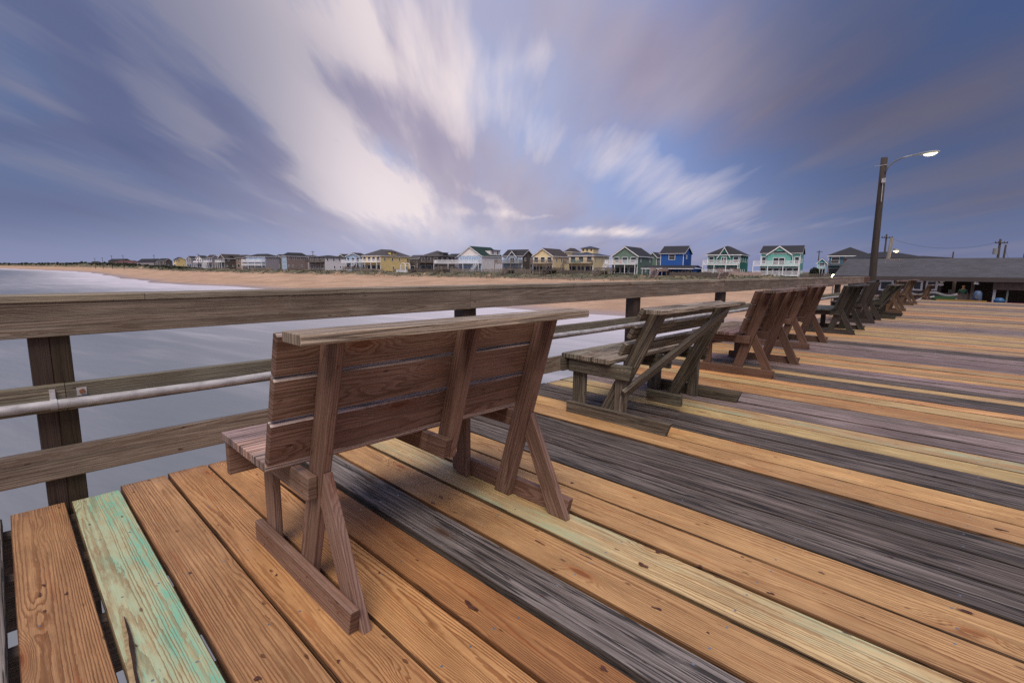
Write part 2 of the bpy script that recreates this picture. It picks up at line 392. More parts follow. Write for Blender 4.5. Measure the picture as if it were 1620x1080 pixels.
sp_.build('board_split', [SPLITM, LIPM], deck)
# joists, beams and piles that carry it
mb = MB()
for jx in (-3.6, -3.06, -2.44, -1.84, -1.22, -.62, 0, .6, 1.2, 1.8, 2.4, 3.0, 3.6, 4.2, 4.8, 5.4):
    mb.board((jx, -3.4, -.175), Y, Z, 36, .24, .07, (.16, .12, .09), (.5, 0, rnd() * 9), c=.003, n=1)
for yy in range(-2, 35, 5):
    mb.board((-3.9, yy + .9, -.44), X, Z, 9.9, .28, .14, (.14, .11, .09), (.5, 0, rnd() * 9))
o = mb.build('pier_framing', WOOD, wood=True); tag(o, None, None, kind='structure')
mb = MB()
for yy in range(-2, 35, 5):
    for xx in (-3.5, 1, 5.4): mb.tube([(xx, yy + 1.1, -10), (xx, yy + 1.1, -.3)], .16, 12)
o = mb.build('pier_piles', POLEW, smooth=True); tag(o, None, None, kind='structure')
# the ramp falling to the pier house, then its floor
mb = MB(); yb = DECK_END + .01; 
while yb < 62:
    z0 = -1.2 * min(1, (yb - DECK_END) / 7.7); z1 = -1.2 * min(1, (yb + .3 - DECK_END) / 7.7)
    t = jit(random.choice([T_PU, T_GR, T_TAN]), .15)
    mb.board((-5, yb + .15, (z0 + z1) / 2 - .045), X, (0, .3, z1 - z0), 30, .296, .04, t, (.7, 0, rnd() * 9), n=1); yb += .305
o = mb.build('lower_deck', WOOD, wood=True); tag(o, None, None, kind='structure')

# ------------------------------------------------------------------ railing
RW = (.2, .168, .135)
rail = tag(empty('pier_railing', (-3.74, 0, 0)), 'grey-green weathered timber railing with a wide top board running along the pier edge', 'railing')
def rp(name, fn, parent=rail, wood=True, mats=WOOD, **k):
    m = MB(); fn(m); return m.build(name, mats, parent, wood=wood, **k)
def post(yc):
    def f(m):
        m.board((-.07, yc + .0432, -1.1), Z, X, 2.232, .14, .086, jit((.060, .042, .026)), (.4, 0, rnd() * 9))
        m.board((-.07, yc - .0432, -1.1), Z, X, 2.225, .14, .086, jit((.075, .052, .040)), (.4, 0, rnd() * 9))
    rp('post', f)
PY = [.177 - 3.13 * 1, .177, 3.24, 6.42, 9.55, 12.7, 15.8, 18.9, 22.1]
for p in PY: post(p)
def strip(name, z, wid, th, x, joints, tones=RW, flat=False, wthr=.45, y1=22.4, zs=None):
    js = [-3.3] + joints + [y1]
    for a, b_ in zip(js[:-1], js[1:]):
        def f(m, a=a, b_=b_):
            t = jit(tones, .12); dz = (rnd() - .5) * .006
            if flat: m.board((x, a + .0015, z + dz), Y, X, b_ - a - .003, wid, th, t, (wthr, 0, rnd() * 9), n=6)
            else: m.board((x, a + .0015, z + dz), Y, Z, b_ - a - .003, wid, th, t, (wthr, 0, rnd() * 9), n=6)
        yield rp(name, f)
list(strip('top_board', 1.155, .24, .040, -.075, [.62, 4.9, 9.43, 14.5, 18.9], (.29, .245, .19), flat=True))
list(strip('upper_rail', 1.041, .186, .038, .020, [3.217, 9.43, 15.7], (.25, .205, .165), wthr=.45))
list(strip('lower_rail', .230, .178, .038, .020, [3.21, 9.5, 15.8], (.26, .21, .168), wthr=.45))
mids = list(strip('middle_rail', .607, .150, .058, .010, [.215, 6.40, 12.65, 18.9], (.215, .20, .15), wthr=.4))
for yy in (.160, .286):
    bm = MB(); bm.tube([(.036, yy, .628), (.054, yy, .628)], .014, 8); bm.build('bolt', RUST, mids[1] if yy > .2 else mids[0])
bm = MB(); bm.box((.039, .262, .604), (.042, .306, .65)); bm.build('washer', GALV, mids[1])
# end of the railing at the lamp pole: darker, browner length
def f(m):
    m.board((.02, 22.41, 1.041), Y, Z, 1.15, .20, .04, (.12, .06, .035), (.3, 0, 2.2)); m.board((-.05, 22.41, 1.16), Y, X, 1.15, .18, .036, (.16, .10, .07), (.3, 0, 2.7))
e_ = rp('end_rail', f); e_['label'] = 'short dark brown end length of the top rail beside the lamp pole'
pipe = tag(empty('metal_pipe', (-3.665, 0, .579)), 'grey galvanised pipe strapped along the inner face of the middle rail', 'pipe')
m_ = MB(); pts = [(.012 * math.sin(k * .9) * .3, -3.2 + k * .6, .006 * math.sin(k * 1.7) - .004 * (k % 5 == 2)) for k in range(43)]
m_.tube(pts, .0265, 16); m_.build('pipe_run', GALV, pipe, smooth=True)
for yy in (3.9, 7.3, 13.1, 19):
    m_ = MB(); m_.tube([(0, yy, 0), (0, yy + .06, 0)], .033, 16); m_.build('coupling', GALV, pipe, smooth=True)
for yy in (.145, 3.2, 6.4, 9.5, 12.7, 15.8, 18.9):
    m_ = MB(); m_.tube([(-.002, yy, 0), (-.002, yy + .028, 0)], .031, 16)
    m_.box((-.034, yy + .002, -.01), (-.016, yy + .026, .078))
    m_.build('strap', GALV, pipe)

# ------------------------------------------------------------------ benches
def bench_a(tone, dark, wthr=.25, cap=True):
    """fixed timber bench: skids, legs, raked uprights with rear braces, three back slats under a flat top board"""
    r = empty('bench')
    def T(): return jit(tone, .10)
    def W(w=wthr): return (w, 0, rnd() * 9)
    def part(name, fn, lab=None):
        m = MB(); fn(m); o = m.build(name, WOOD, r, wood=True)
        md = o.modifiers.new('edge', 'BEVEL'); md.width = .0035; md.segments = 2; md.limit_method = 'ANGLE'; md.angle_limit = math.radians(50)
        if lab: o['label'] = lab
        return o
    K = .299
    for k, (ys, yf) in enumerate(((.798, .837), (2.072, 2.034))):
        part('runner', lambda m: m.board((-2.515 - .04 * k, ys, .052), X, Z, .945 + .04 * k, .104, .038, T(), W(), cut=(0, .25)))
        part('front_leg', lambda m: m.board((-2.415, yf, 0.001), Z, X, .50, .104, .038, T(), W()))
        part('seat_support', lambda m: m.board((-2.535, ys, .471), X, Z, .665, .10, .038, T(), W(), cut=(0, .08)))
        def upr(m):
            l = math.hypot(1, K); m.board((-2.045, yf, .002), (K, 0, 1), X, 1.083 * l, .126, .0378, T(), W())
        part('upright', upr)
        def brc(m):
            # four-sided brace cut to the upright and to the deck
            rear = lambda z: -1.838 + .557 * (.525 - z)
            up = lambda z: -1.981 + K * (z - 0.002) + .001
            zt = .545; za = .405
            P = [(rear(.0) , .001), (up(zt) + .004, zt), (up(za) + .002, za), (rear(.0) - .128, .001)]
            t, w = T(), W(); b = len(m.v); u0 = rnd() * 30
            d = Vector((.557, 0, -1)).normalized(); a = Vector((1, 0, .557)).normalized()
            for yy in (yf - .0188, yf + .0188):
                for p in P: m.v.append(Vector((p[0], yy, p[1])))
            def uvq(p, o_=0): q = Vector((p[0], 0, p[1])); return (u0 + q.dot(d), (q - Vector((-1.75, 0, .25))).dot(a) + o_)
            m.face([b, b + 1, b + 2, b + 3], [uvq(p) for p in P], t, w)
            m.face([b + 7, b + 6, b + 5, b + 4], [uvq(p) for p in P[::-1]], t, w)
            for i in range(4):
                j = (i + 1) % 4
                q0, q1 = uvq(P[i]), uvq(P[j]); m.face([b + i, b + 4 + i, b + 4 + j, b + j], [(q0[0], -.02), (q0[0], .02), (q1[0], .02), (q1[0], -.02)], t, w)
        part('brace', brc)
    def um(m):
        l = math.hypot(1, K); z0 = .415
        m.board((-2.045 + K * z0, 1.494, z0), (K, 0, 1), X, (1.083 - z0) * l, .126, .038, T(), W())
    part('upright', um)
    part('seat_support', lambda m: m.board((-2.535, 1.455, .471), X, Z, .69, .10, .038, T(), W(), cut=(0, .3)))
    part('front_apron', lambda m: m.board((-2.557, .69, .440), Y, Z, 1.50, .17, .036, T(), W()))
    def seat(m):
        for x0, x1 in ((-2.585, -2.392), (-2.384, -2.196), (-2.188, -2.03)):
            m.board(((x0 + x1) / 2, .683 + (rnd() - .5) * .01, .5405), Y, X, 1.512, x1 - x0, .038, (T()[0] * 1.75, T()[1] * 2.1, T()[2] * 2.35), W(.8), c=.003)  # weathered seat boards, their tone also raised for a pale sky sheen
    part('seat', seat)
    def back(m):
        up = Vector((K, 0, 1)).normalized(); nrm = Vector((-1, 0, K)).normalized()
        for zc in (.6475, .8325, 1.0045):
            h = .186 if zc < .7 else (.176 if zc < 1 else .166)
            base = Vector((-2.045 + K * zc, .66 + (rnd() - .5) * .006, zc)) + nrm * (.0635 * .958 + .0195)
            m.board(base, Y, -up, 1.55, h, .037, T(), W(), c=.008, edge=(1.9, 2.6, 3.1))  # slat edges bleached paler, with sky light between slats painted in
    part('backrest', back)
    def screw(p, q, rr=.0065):
        m = MB(); m.tube([p, q], rr, 8); m.build('screw', RUST, r)
    for xx, zz in ((-2.40, .03), (-2.36, .08), (-2.0, .035), (-1.93, .08), (-1.66, .06), (-2.40, .47), (-1.95, .49), (-1.93, .45)): screw((xx, .7795, zz), (xx, .776, zz))
    screw((-1.8315, .837, .505), (-1.826, .837, .507)); screw((-1.8315, 2.034, .505), (-1.826, 2.034, .507))
    for yy in (.837, 2.034):
        for zz in (.63, .80, .98): 
            xx = -1.981 + K * zz; screw((xx - .001, yy, zz), (xx + .002, yy, zz - .001), .005)
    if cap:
        part('top_board', lambda m: m.board((-1.650, .657, 1.1045), Y, X, 1.553, .150, .038, (T()[0] * 1.7, T()[1] * 2.0, T()[2] * 2.2), W(.75), c=.004))  # weathered top board, sky sheen painted into its paler tone
    return r

def bench_b(tone):
    """older bench: longer runners with tails, three narrow slats, a long diagonal across the back"""
    r = empty('bench')
    def T(): return jit(tone, .14)
    def W(w=.75): return (w, .12, rnd() * 9)
    def part(name, fn):
        m = MB(); fn(m); o = m.build(name, WOOD, r, wood=True)
        md = o.modifiers.new('edge', 'BEVEL'); md.width = .003; md.segments = 2; md.limit_method = 'ANGLE'; md.angle_limit = math.radians(50)
        return o
    K = .50
    for k, (ys, yl, yu) in enumerate(((.02, .062, .105), (1.54, 1.497, 1.45))):
        part('runner', lambda m: m.board((-1.055, ys, .055), X, Z, 1.035, .11, .042, T() if k == 0 else tuple(c * .7 for c in T()), W(), cut=(0, .38)))
        part('front_leg', lambda m: m.board((-.95, yl, .001), Z, X, .44, .138, .042, T(), W()))
        part('rear_leg', lambda m: m.board((-.50, yl, .001), Z, X, .44, .112, .042, T(), W()))
        part('seat_support', lambda m: m.board((-1.04, ys, .462), X, Z, .66, .125, .042, T(), W(), cut=(0, .2)))
        part('upright', lambda m: m.board((-.697, yu, .0), (K, 0, 1), X, .99 * math.hypot(1, K), .145, .042, T(), W()))
    part('seat_support', lambda m: m.board((-1.04, .80, .462), X, Z, .62, .125, .042, T(), W()))
    part('middle_prop', lambda m: m.board((-.62, .74, .12), X, Z, .36, .11, .042, T(), W()))
    part('front_apron', lambda m: m.board((-1.075, -.06, .462), Y, Z, 1.66, .12, .034, T(), W()))
    def seat(m):
        for x0, x1 in ((-1.10, -.925), (-.918, -.745), (-.738, -.565)):
            m.board(((x0 + x1) / 2, -.05 + rnd() * .02, .5465), Y, X, 1.64, x1 - x0, .042, tuple(c * 1.9 for c in T()), W(1), c=.006, n=20,
                    wob=lambda t, a, b: (0, 0, (rnd() - .5) * .004))
    part('seat', seat)
    def back(m):
        up = Vector((K, 0, 1)).normalized(); nrm = Vector((-1, 0, K)).normalized()
        for zc in (.63, .785, .935):
            base = Vector((-.697 + K * zc, -.03 + rnd() * .02, zc)) + nrm * (.0725 * .894 + .023)
            m.board(base, Y, -up, 1.61, .118, .038, tuple(c * 1.25 for c in T()), W(), c=.005, n=8, edge=(1.8, 1.9, 2.1))  # paler edge tone: weathering plus painted sky light on the slat edges
    part('backrest', back)
    def diag(m):
        nrm = Vector((1, 0, -K)).normalized()
        a = Vector((-.697 + K * .30, .03, .30)) + nrm * .087; b_ = Vector((-.697 + K * .985, 1.33, .985)) + nrm * .087
        d = (b_ - a); across = nrm.cross(d).normalized(); m.board(a, d, across, d.length, .115, .040, tuple(c * 1.2 for c in T()), W(), c=.005)
    part('diagonal_brace', diag)
    part('top_board', lambda m: m.board((-.135, -.11, 1.011), Y, X, 1.77, .135, .034, tuple(c * 2.2 for c in T()), W(1), c=.005, n=12, wob=lambda t, a, b: (0, 0, (rnd() - .5) * .003)))
    return r
GB = 'timber benches in a row along the pier railing'
RED = (.245, .150, .118)
b1 = bench_a(RED, 0); tag(b1, 'reddish brown timber bench nearest the camera, three wide slats under a flat top board', 'bench', GB)
b2 = bench_b((.155, .135, .105)); b2.location = (-1.80, 3.68, 0)
tag(b2, 'cracked grey-green bench with a long diagonal board across its back, beyond the nearest bench', 'bench', GB)
def pl(o, foot, yn, rz=0, sz=1, sl=1, z=0):
    # local brace foot at (-1.55, .817)
    o.scale = (1, sl, sz); o.rotation_euler = (0, 0, rz)
    c, s = math.cos(rz), math.sin(rz); lx, ly = -1.55, .817 * sl
    o.location = (foot - (lx * c - ly * s), yn - (lx * s + ly * c), z)
    return o
b3 = bench_a((.145, .082, .062), 0); pl(b3, -1.93, 6.72, .045, .99, 1.05); tag(b3, 'red-brown bench directly beyond the grey-green bench with the diagonal board', 'bench', GB)
b4 = copy_tree(b3); pl(b4, -2.29, 9.77, 0, .985, 1.0); tag(b4, 'dark red-brown bench whose top board just touches the rail line, fourth from the camera', 'bench', GB)
b5 = bench_a((.052, .046, .042), 0, .6); pl(b5, -2.18, 12.84, .02, .95); tag(b5, 'charcoal grey weathered bench with a pale seat, fifth from the camera', 'bench', GB)
b6 = bench_a((.048, .038, .036), 0, .5, cap=False); pl(b6, -2.32, 16.1, .03, .985); tag(b6, 'dark bench without a top board, its bare uprights rising beside the lamp pole', 'bench', GB)
b7 = bench_b((.060, .056, .046)); b7.location = (-2.11, 18.06, 0); b7.scale = (1, .85, .96)
tag(b7, 'blackish green weathered bench with runner tails, seventh along the row just past the lamp pole', 'bench', GB)
b8 = bench_a((.13, .085, .060), 0, .4); pl(b8, -2.30, 20.9, .03, .96); tag(b8, 'tan-brown bench tucked behind the blackish green bench, eighth along the row', 'bench', GB)
b9 = copy_tree(b8); pl(b9, -2.56, 26.4, .0, .94); tag(b9, 'tan-brown bench standing alone near the far deck edge before the pier house windows', 'bench', GB)
b10 = copy_tree(b8); pl(b10, -2.62, 34.6, .0, .95, z=-.36); tag(b10, 'farthest small brown bench half sunk behind the far edge of the deck', 'bench', GB)

# ------------------------------------------------------------------ lamps
lamp = tag(empty('street_lamp', (-3.70, 24, 0)), 'tall dark timber lamp pole with a curved arm and a lit lamp head', 'street lamp')
m_ = MB(); m_.tube([(.03, 0, -3), (.02, 0, 0), (-.02, 0, 2), (-.035, 0, 3.9), (-.04, 0, 5.64)], [.14, .132, .122, .112, .108], 16); m_.build('pole', POLEW, lamp, smooth=True)
m_ = MB(); m_.box((-.02, -.20, 4.7), (.10, -.13, 4.86)); m_.tube([(.03, -.15, 4.0), (.02, -.15, 4.7)], .014, 6); m_.build('junction_box', GALV, lamp)
m_ = MB(); m_.tube([(-.3, -.1, 5.34), (.1, -.1, 5.36)], .012, 6); m_.build('cross_bolt', GALV, lamp)
m_ = MB(); arm = [(.06, -.10, 5.10), (.13, -.12, 5.28), (.28, -.14, 5.42), (.50, -.17, 5.52), (.74, -.20, 5.565)]
m_.tube(arm, .030, 10); m_.build('arm', LAMPM, lamp, smooth=True)
def lamphead(parent, ox, oy, oz, s=1.0, lens=LAMPE, dx=1):
    hd = MB(); secs = [(0, .045, .035), (.15, .07, .05), (.38, .11, .075), (.62, .14, .085), (.82, .12, .06), (.93, .04, .02)]
    b = len(hd.v); k = 14
    for (t, wy, wz) in secs:
        for j in range(k):
            a = 2 * math.pi * j / k
            zz = math.sin(a) * wz; zz = zz if zz > 0 else zz * .35
            hd.v.append(Vector((ox + dx * t * s, oy + math.cos(a) * wy * s, oz + zz * s + .06 * t * s)))
    for i in range(len(secs) - 1):
        for j in range(k):
            hd.face([b + i * k + j, b + i * k + (j + 1) % k, b + (i + 1) * k + (j + 1) % k, b + (i + 1) * k + j], [(0, 0)] * 4)
    hd.face([b + j for j in range(k)], [(0, 0)] * k); hd.face([b + (len(secs) - 1) * k + j for j in range(k)][::-1], [(0, 0)] * k)
    h = hd.build('lamp_head', LAMPM, parent, smooth=True)
    ln = MB(); secs = [(.44, .03, .02), (.50, .08, .06), (.62, .10, .085), (.76, .09, .075), (.86, .04, .02)]; b = 0
    for (t, wy, wz) in secs:
        for j in range(k):
            a = 2 * math.pi * j / k; zz = math.sin(a) * wz; zz = 0 if zz > 0 else zz
            ln.v.append(Vector((ox + dx * t * s, oy + math.cos(a) * wy * s, oz + zz * s - .03 * s + .06 * t * s)))
    for i in range(len(secs) - 1):
        for j in range(k):
            ln.face([b + i * k + j, b + i * k + (j + 1) % k, b + (i + 1) * k + (j + 1) % k, b + (i + 1) * k + j], [(0, 0)] * 4)
    ln.face([j for j in range(k)], [(0, 0)] * k); ln.face([(len(secs) - 1) * k + j for j in range(k)][::-1], [(0, 0)] * k)
    l = ln.build('lens', lens, h, smooth=True); return h
lamphead(lamp, .72, -.20, 5.55, .95)
D2 = 42
p2 = g(1399, D2); z_t = zat(1405, 376, D2); z_l = zat(1412, 393.5, D2)
lamp2 = tag(empty('street_lamp', (p2.x, p2.y, -1.2)), 'shorter lamp pole with a glowing orange lamp, rising in front of the pier house roof', 'street lamp')
m_ = MB(); m_.tube([(-.1, -.1, 0), (RT[0] * .32, RT[1] * .32, z_t + 1.2)], [.16, .13], 12); m_.build('pole', POLEG, lamp2, smooth=True)
a0 = Vector(tuple(RT)) * .15 + Vector((0, 0, z_l + 1.05)); 
m_ = MB(); m_.tube([a0, a0 + Vector(tuple(RT)) * .35 + Vector((0, 0, .18)), a0 + Vector(tuple(RT)) * .6 + Vector((0, 0, .12))], .03, 8); m_.build('arm', LAMPM, lamp2)
hh_ = MB(); c_ = a0 + Vector(tuple(RT)) * .62
hh_.tube([c_ + Vector((0, 0, .18)), c_ + Vector((0, 0, .10)), c_ + Vector((0, 0, .0))], [.06, .20, .24], 12); h2 = hh_.build('lamp_head', LAMPM, lamp2)
hh_ = MB(); hh_.tube([c_ + Vector((0, 0, .0)), c_ + Vector((0, 0, -.08)), c_ + Vector((0, 0, -.13))], [.20, .17, .06], 12); hh_.build('lens', LAMPO, h2)
from mathutils import noise as mn
# ------------------------------------------------------------------ coast frame: s runs left along the beach, q inland
AX = (.836 * RT - .548 * FW); BX = (.548 * RT + .836 * FW)
A_ANG = math.atan2(AX[1], AX[0])
CP = RT * 87 + FW * 160
def cw(s, q, z=0):
    p = CP - AX * s + BX * q; return Vector((p[0], p[1], z))
def interp(x, xs, ys): return float(np.interp(x, xs, ys))
SHX, SHY = [-2000, -80, -30, -10, 0, 45, 100, 178, 267, 417, 600, 743, 900, 1795, 5000, 15000], [-190, -170, -140, -108, -101, -99, -92, -76, -72, -36, 12, 46, 74, 170, 340, 600]
TOX, TOY = [-2000, 0, 300, 417, 600, 743, 900, 1795, 5000, 15000], [-20, -20, -20, 0, 44, 74, 100, 205, 390, 660]
def qsh(s): return interp(s, SHX, SHY) + 2.2 * math.sin(s * .045) + 1.2 * math.sin(s * .13 + 1)
def qto(s): return interp(s, TOX, TOY) + 2.0 * math.sin(s * .09) + 1.5 * math.sin(s * .23 + 2)
def nz(s, q, f, seed=0): return mn.noise(Vector((s * f, q * f, seed)))
GROUND = -.8
def terrain_z(s, q):
    a, t = qsh(s), qto(s)
    if q <= a: return -6.5 - .03 * (a - q)
    if q <= t:
        k = (q - a) / (t - a); return -6.5 + 4.1 * (k * .75 + .25 * k * k) + .10 * nz(s, q, .12)
    d = q - t
    far = max(0, min(1, (s - 430) / 500))
    crest = -.25 + .7 * nz(s, 0, .05, 3) + .6 * nz(s, q, .16, 5) + far * (4.2 + 1.8 * nz(s, 0, .012, 8))
    if d < 10: k = d / 10; k = k * k * (3 - 2 * k); return -2.4 + (crest + 2.4) * k + .35 * nz(s, q, .35, 9)
    base = GROUND + far * 3.6
    if d < 17: return crest + .35 * nz(s, q, .35, 9)
    if d < 24: k = (d - 17) / 7; return crest + (base - crest) * k + .25 * nz(s, q, .35, 9)
    return base + .3 * nz(s, q, .05)
srows = [-1500, -800, -400, -250, -180] + list(np.arange(-140, 480, 3.0)) + list(np.arange(480, 1000, 8.0)) + list(np.arange(1000, 2000, 40.0)) + [2200, 2500, 3000, 3600, 4400, 5500, 7500, 10000, 15000]
V_, Fc, vg = [], [], []
fr = [-.6, -.3, 0, .12, .25, .4, .55, .7, .82, .92, 1.0]
extra = [1, 2, 3, 4, 5, 6, 7, 8, 9, 10, 11.5, 13, 15, 17, 19, 21.5, 24, 30, 40, 60, 100, 200, 500, 1500, 4000]
ncol = len(fr) + len(extra)
for s in srows:
    a, t = qsh(s), qto(s)
    qs = [a + (t - a) * k for k in fr] + [t + e for e in extra]
    for j, q in enumerate(qs):
        V_.append(cw(s, q, terrain_z(s, q)))
        d = q - t; v = 0 if d < 1 else min(1, (d - 1) / 3.5)
        vg.append((v, max(0, min(1, (q - a) / 14)), 0))
for i in range(len(srows) - 1):
    for j in range(ncol - 1):
        b = i * ncol + j; Fc.append((b, b + 1, b + ncol + 1, b + ncol))
me = bpy.data.meshes.new('beach'); me.from_pydata([tuple(v) for v in V_], [], Fc)
at = me.attributes.new('zone', 'FLOAT_VECTOR', 'POINT'); at.data.foreach_set('vector', [c for q in vg for c in q])
me.polygons.foreach_set('use_smooth', [True] * len(Fc))
m, n, b = mat('sand')
z_ = n.attr('zone'); vgt, wet, _z = n.sep(z_)
pos = n.new('ShaderNodeNewGeometry').outputs['Position']
n1 = n.noise(pos, .10, 5, .6); n2 = n.noise(pos, .9, 4, .65); n3 = n.noise(n.v('MULTIPLY', pos, (1, 1, 3)), .35, 4, .7)
sand = n.mix(n.ss(n1, .35, .65), (.40, .25, .165), (.53, .345, .235))
sand = n.mix(n.ss(n2, .46, .70, 0, .6), sand, (.30, .19, .13))
track = n.ss(n.noise(n.v('MULTIPLY', pos, (.5, 1.4, 1)), .5, 4, .7), .55, .7)
sand = n.mix(n.m('MULTIPLY', track, .55), sand, (.36, .24, .17))
sand = n.mix(n.ss(wet, .9, .05, 0, .75), sand, (.33, .25, .24))
vegc = n.mix(n.ss(n3, .40, .62), (.055, .062, .040), (.17, .135, .085))
vm = n.m('MULTIPLY', vgt, n.ss(n.m('ADD', n.noise(pos, .16, 4, .65), n.m('MULTIPLY', vgt, .12)), .42, .56))
n.put(b.inputs['Base Color'], n.mix(vm, sand, vegc))
n.put(b.inputs['Roughness'], n.ss(wet, .1, .8, .35, .95))
n.put(b.inputs['Normal'], n.bump(n.m('ADD', n2, n.m('MULTIPLY', n.noise(pos, 3, 3, .6), .4)), .6, .35))
me.materials.append(m); me.update()
beach = bpy.data.objects.new('beach', me); C.objects.link(beach); tag(beach, None, None, kind='structure')

# sea
offs = [8, 0, -3, -8, -15, -25, -40, -60, -90, -130, -200, -400, -1000, -4000, -14000]
V_, Fc, ds = [], [], []
srw = [-14000, -6000, -2500] + srows[:] + [22000]
for s in srw:
    a = qsh(s)
    for o_ in offs:
        V_.append(tuple(cw(s, a + o_, -6.5))); ds.append(-o_)
k = len(offs)
for i in range(len(srw) - 1):
    for j in range(k - 1):
        b = i * k + j; Fc.append((b, b + k, b + k + 1, b + 1))
me = bpy.data.meshes.new('sea'); me.from_pydata(V_, [], Fc)
at = me.attributes.new('shore', 'FLOAT', 'POINT'); at.data.foreach_set('value', ds)
m, n, b = mat('sea_water')
d = n.attr('shore', 'Fac'); pos = n.new('ShaderNodeNewGeometry').outputs['Position']
ps = n.sep(pos)
al = n.m('ADD', n.m('MULTIPLY', ps[0], float(AX[0])), n.m('MULTIPLY', ps[1], float(AX[1])))
ac = n.m('ADD', n.m('MULTIPLY', ps[0], float(BX[0])), n.m('MULTIPLY', ps[1], float(BX[1])))
st = n.noise(n.xyz(n.m('MULTIPLY', al, .016), n.m('MULTIPLY', ac, .05), 0), 1, 4, .55)
st2 = n.noise(n.xyz(n.m('MULTIPLY', al, .05), n.m('MULTIPLY', ac, .30), 3), 1, 3, .5)
foam = n.m('ADD', n.ss(n.m('ADD', d, n.m('MULTIPLY', n.m('SUBTRACT', st, .5), 60)), -4, 75, .95, 0), n.m('MULTIPLY', n.ss(st2, .45, .75), n.ss(d, 20, 120, .30, .06)))
foam = n.m('MULTIPLY', foam, 1.0, clamp=True)
deep = n.mix(n.ss(st, .35, .65), (.145, .165, .185), (.23, .235, .255))
n.put(b.inputs['Base Color'], n.mix(foam, deep, (.60, .555, .62)))
n.put(b.inputs['Roughness'], n.lin(foam, 0, 1, .30, .75)); b.inputs['IOR'].default_value = 1.33
n.put(b.inputs['Normal'], n.bump(n.noise(n.xyz(n.m('MULTIPLY', al, .25), n.m('MULTIPLY', ac, .7), 0), 1, 3, .5), .25, .6))
me.materials.append(m); me.update()
sea = bpy.data.objects.new('sea', me); C.objects.link(sea); tag(sea, None, None, kind='structure')

# dune grass: tufts of blades over the dunes
GRM = simple('dune_grass_blades', (.085, .085, .048), .9, 0, .5, .6)
GRM2 = simple('scrub_leaves', (.045, .055, .035), .9, 0, .5, .2)
rg = random.Random(11)
mb = MB(); cnt = 0
while cnt < 5200:
    s = rg.uniform(-60, 480); d = rg.uniform(.8, 19)
    q = qto(s) + d
    if nz(s, q, .16, 21) < -.12 + (.25 if d < 4 else 0): continue
    z = terrain_z(s, q); p = cw(s, q, z); h = rg.uniform(.2, .6)
    for _ in range(4):
        a = rg.uniform(0, 6.28); w = rg.uniform(.10, .22); l = rg.uniform(.1, .5)
        c_, s_ = math.cos(a), math.sin(a)
        b0 = len(mb.v); mb.v += [p + Vector((-s_ * w, c_ * w, -.05)), p + Vector((s_ * w, -c_ * w, -.05)), p + Vector((c_ * l, s_ * l, h * rg.uniform(.6, 1)))]
        mb.face([b0, b0 + 1, b0 + 2], [(0, 0)] * 3)
    cnt += 1
o = mb.build('dune_grass', GRM); tag(o, 'grey-green grass and low scrub covering the dunes in front of the houses', 'grass', kind='stuff')
mb = MB(); cnt = 0
while cnt < 5200:
    s = 400 + 3600 * rg.random() ** 2.2; d = rg.uniform(6, 40 + s * .03); q = qto(s) + d
    far = min(1, (s - 400) / 500)
    z = terrain_z(s, q); p = cw(s, q, z); h = rg.uniform(.5, 1.6) * (.5 + far)
    if nz(s, q, .02, 4) > .1: h *= 1.7
    for _ in range(5):
        a = rg.uniform(0, 6.28); w = rg.uniform(.3, .9) * (.6 + far) * (1 + s / 900); l = rg.uniform(.1, .8)
        c_, s_ = math.cos(a), math.sin(a); b0 = len(mb.v)
        mb.v += [p + Vector((-s_ * w, c_ * w, -.1)), p + Vector((s_ * w, -c_ * w, -.1)), p + Vector((s_ * w * .6 + c_ * l, -c_ * w * .6 + s_ * l, h * .8)), p + Vector((-s_ * w * .5 + c_ * l, c_ * w * .5 + s_ * l, h))]
        mb.face([b0, b0 + 1, b0 + 2, b0 + 3], [(0, 0)] * 4)
    cnt += 1
o = mb.build('scrub', GRM2); tag(o, 'dark low scrub running along the far dunes towards the horizon', 'scrub', kind='stuff')

# ------------------------------------------------------------------ houses
WHITE = paint((.80, .80, .86), 'trim'); GREYW = paint((.20, .165, .145), 'boards'); DKW = paint((.10, .082, .075), 'boards')
def coastD(x, q=0):
    t = (x - 810) / F
    s = (87 + .548 * q - t * (160 + .836 * q)) / (.836 + .548 * t)
    return 160 + .548 * s + .836 * q, s
def window(par, face, u, z, w, h, wd, trim=WHITE, bars=True):
    """framed window on the front ('f') or right side ('r'); u along the wall"""
    def bx(m, u0, u1, z0, z1, p0, p1):
        if face == 'f': m.box((u0, -p1, z0), (u1, -p0, z1))
        else: m.box((wd + p0, u0, z0), (wd + p1, u1, z1))
    t = .13; m_ = MB()
    bx(m_, u - w / 2 - t, u + w / 2 + t, z + h / 2, z + h / 2 + t, .003, .09); bx(m_, u - w / 2 - t, u + w / 2 + t, z - h / 2 - t, z - h / 2, .003, .09)
    bx(m_, u - w / 2 - t, u - w / 2, z - h / 2, z + h / 2, .003, .088); bx(m_, u + w / 2, u + w / 2 + t, z - h / 2, z + h / 2, .003, .088)
    if bars: bx(m_, u - w / 2, u + w / 2, z - .03, z + .03, .03, .07)
    fr_ = m_.build('window', trim, par)
    m_ = MB(); bx(m_, u - w / 2, u + w / 2, z - h / 2, z + h / 2, .004, .028); m_.build('pane', GLASS, fr_)
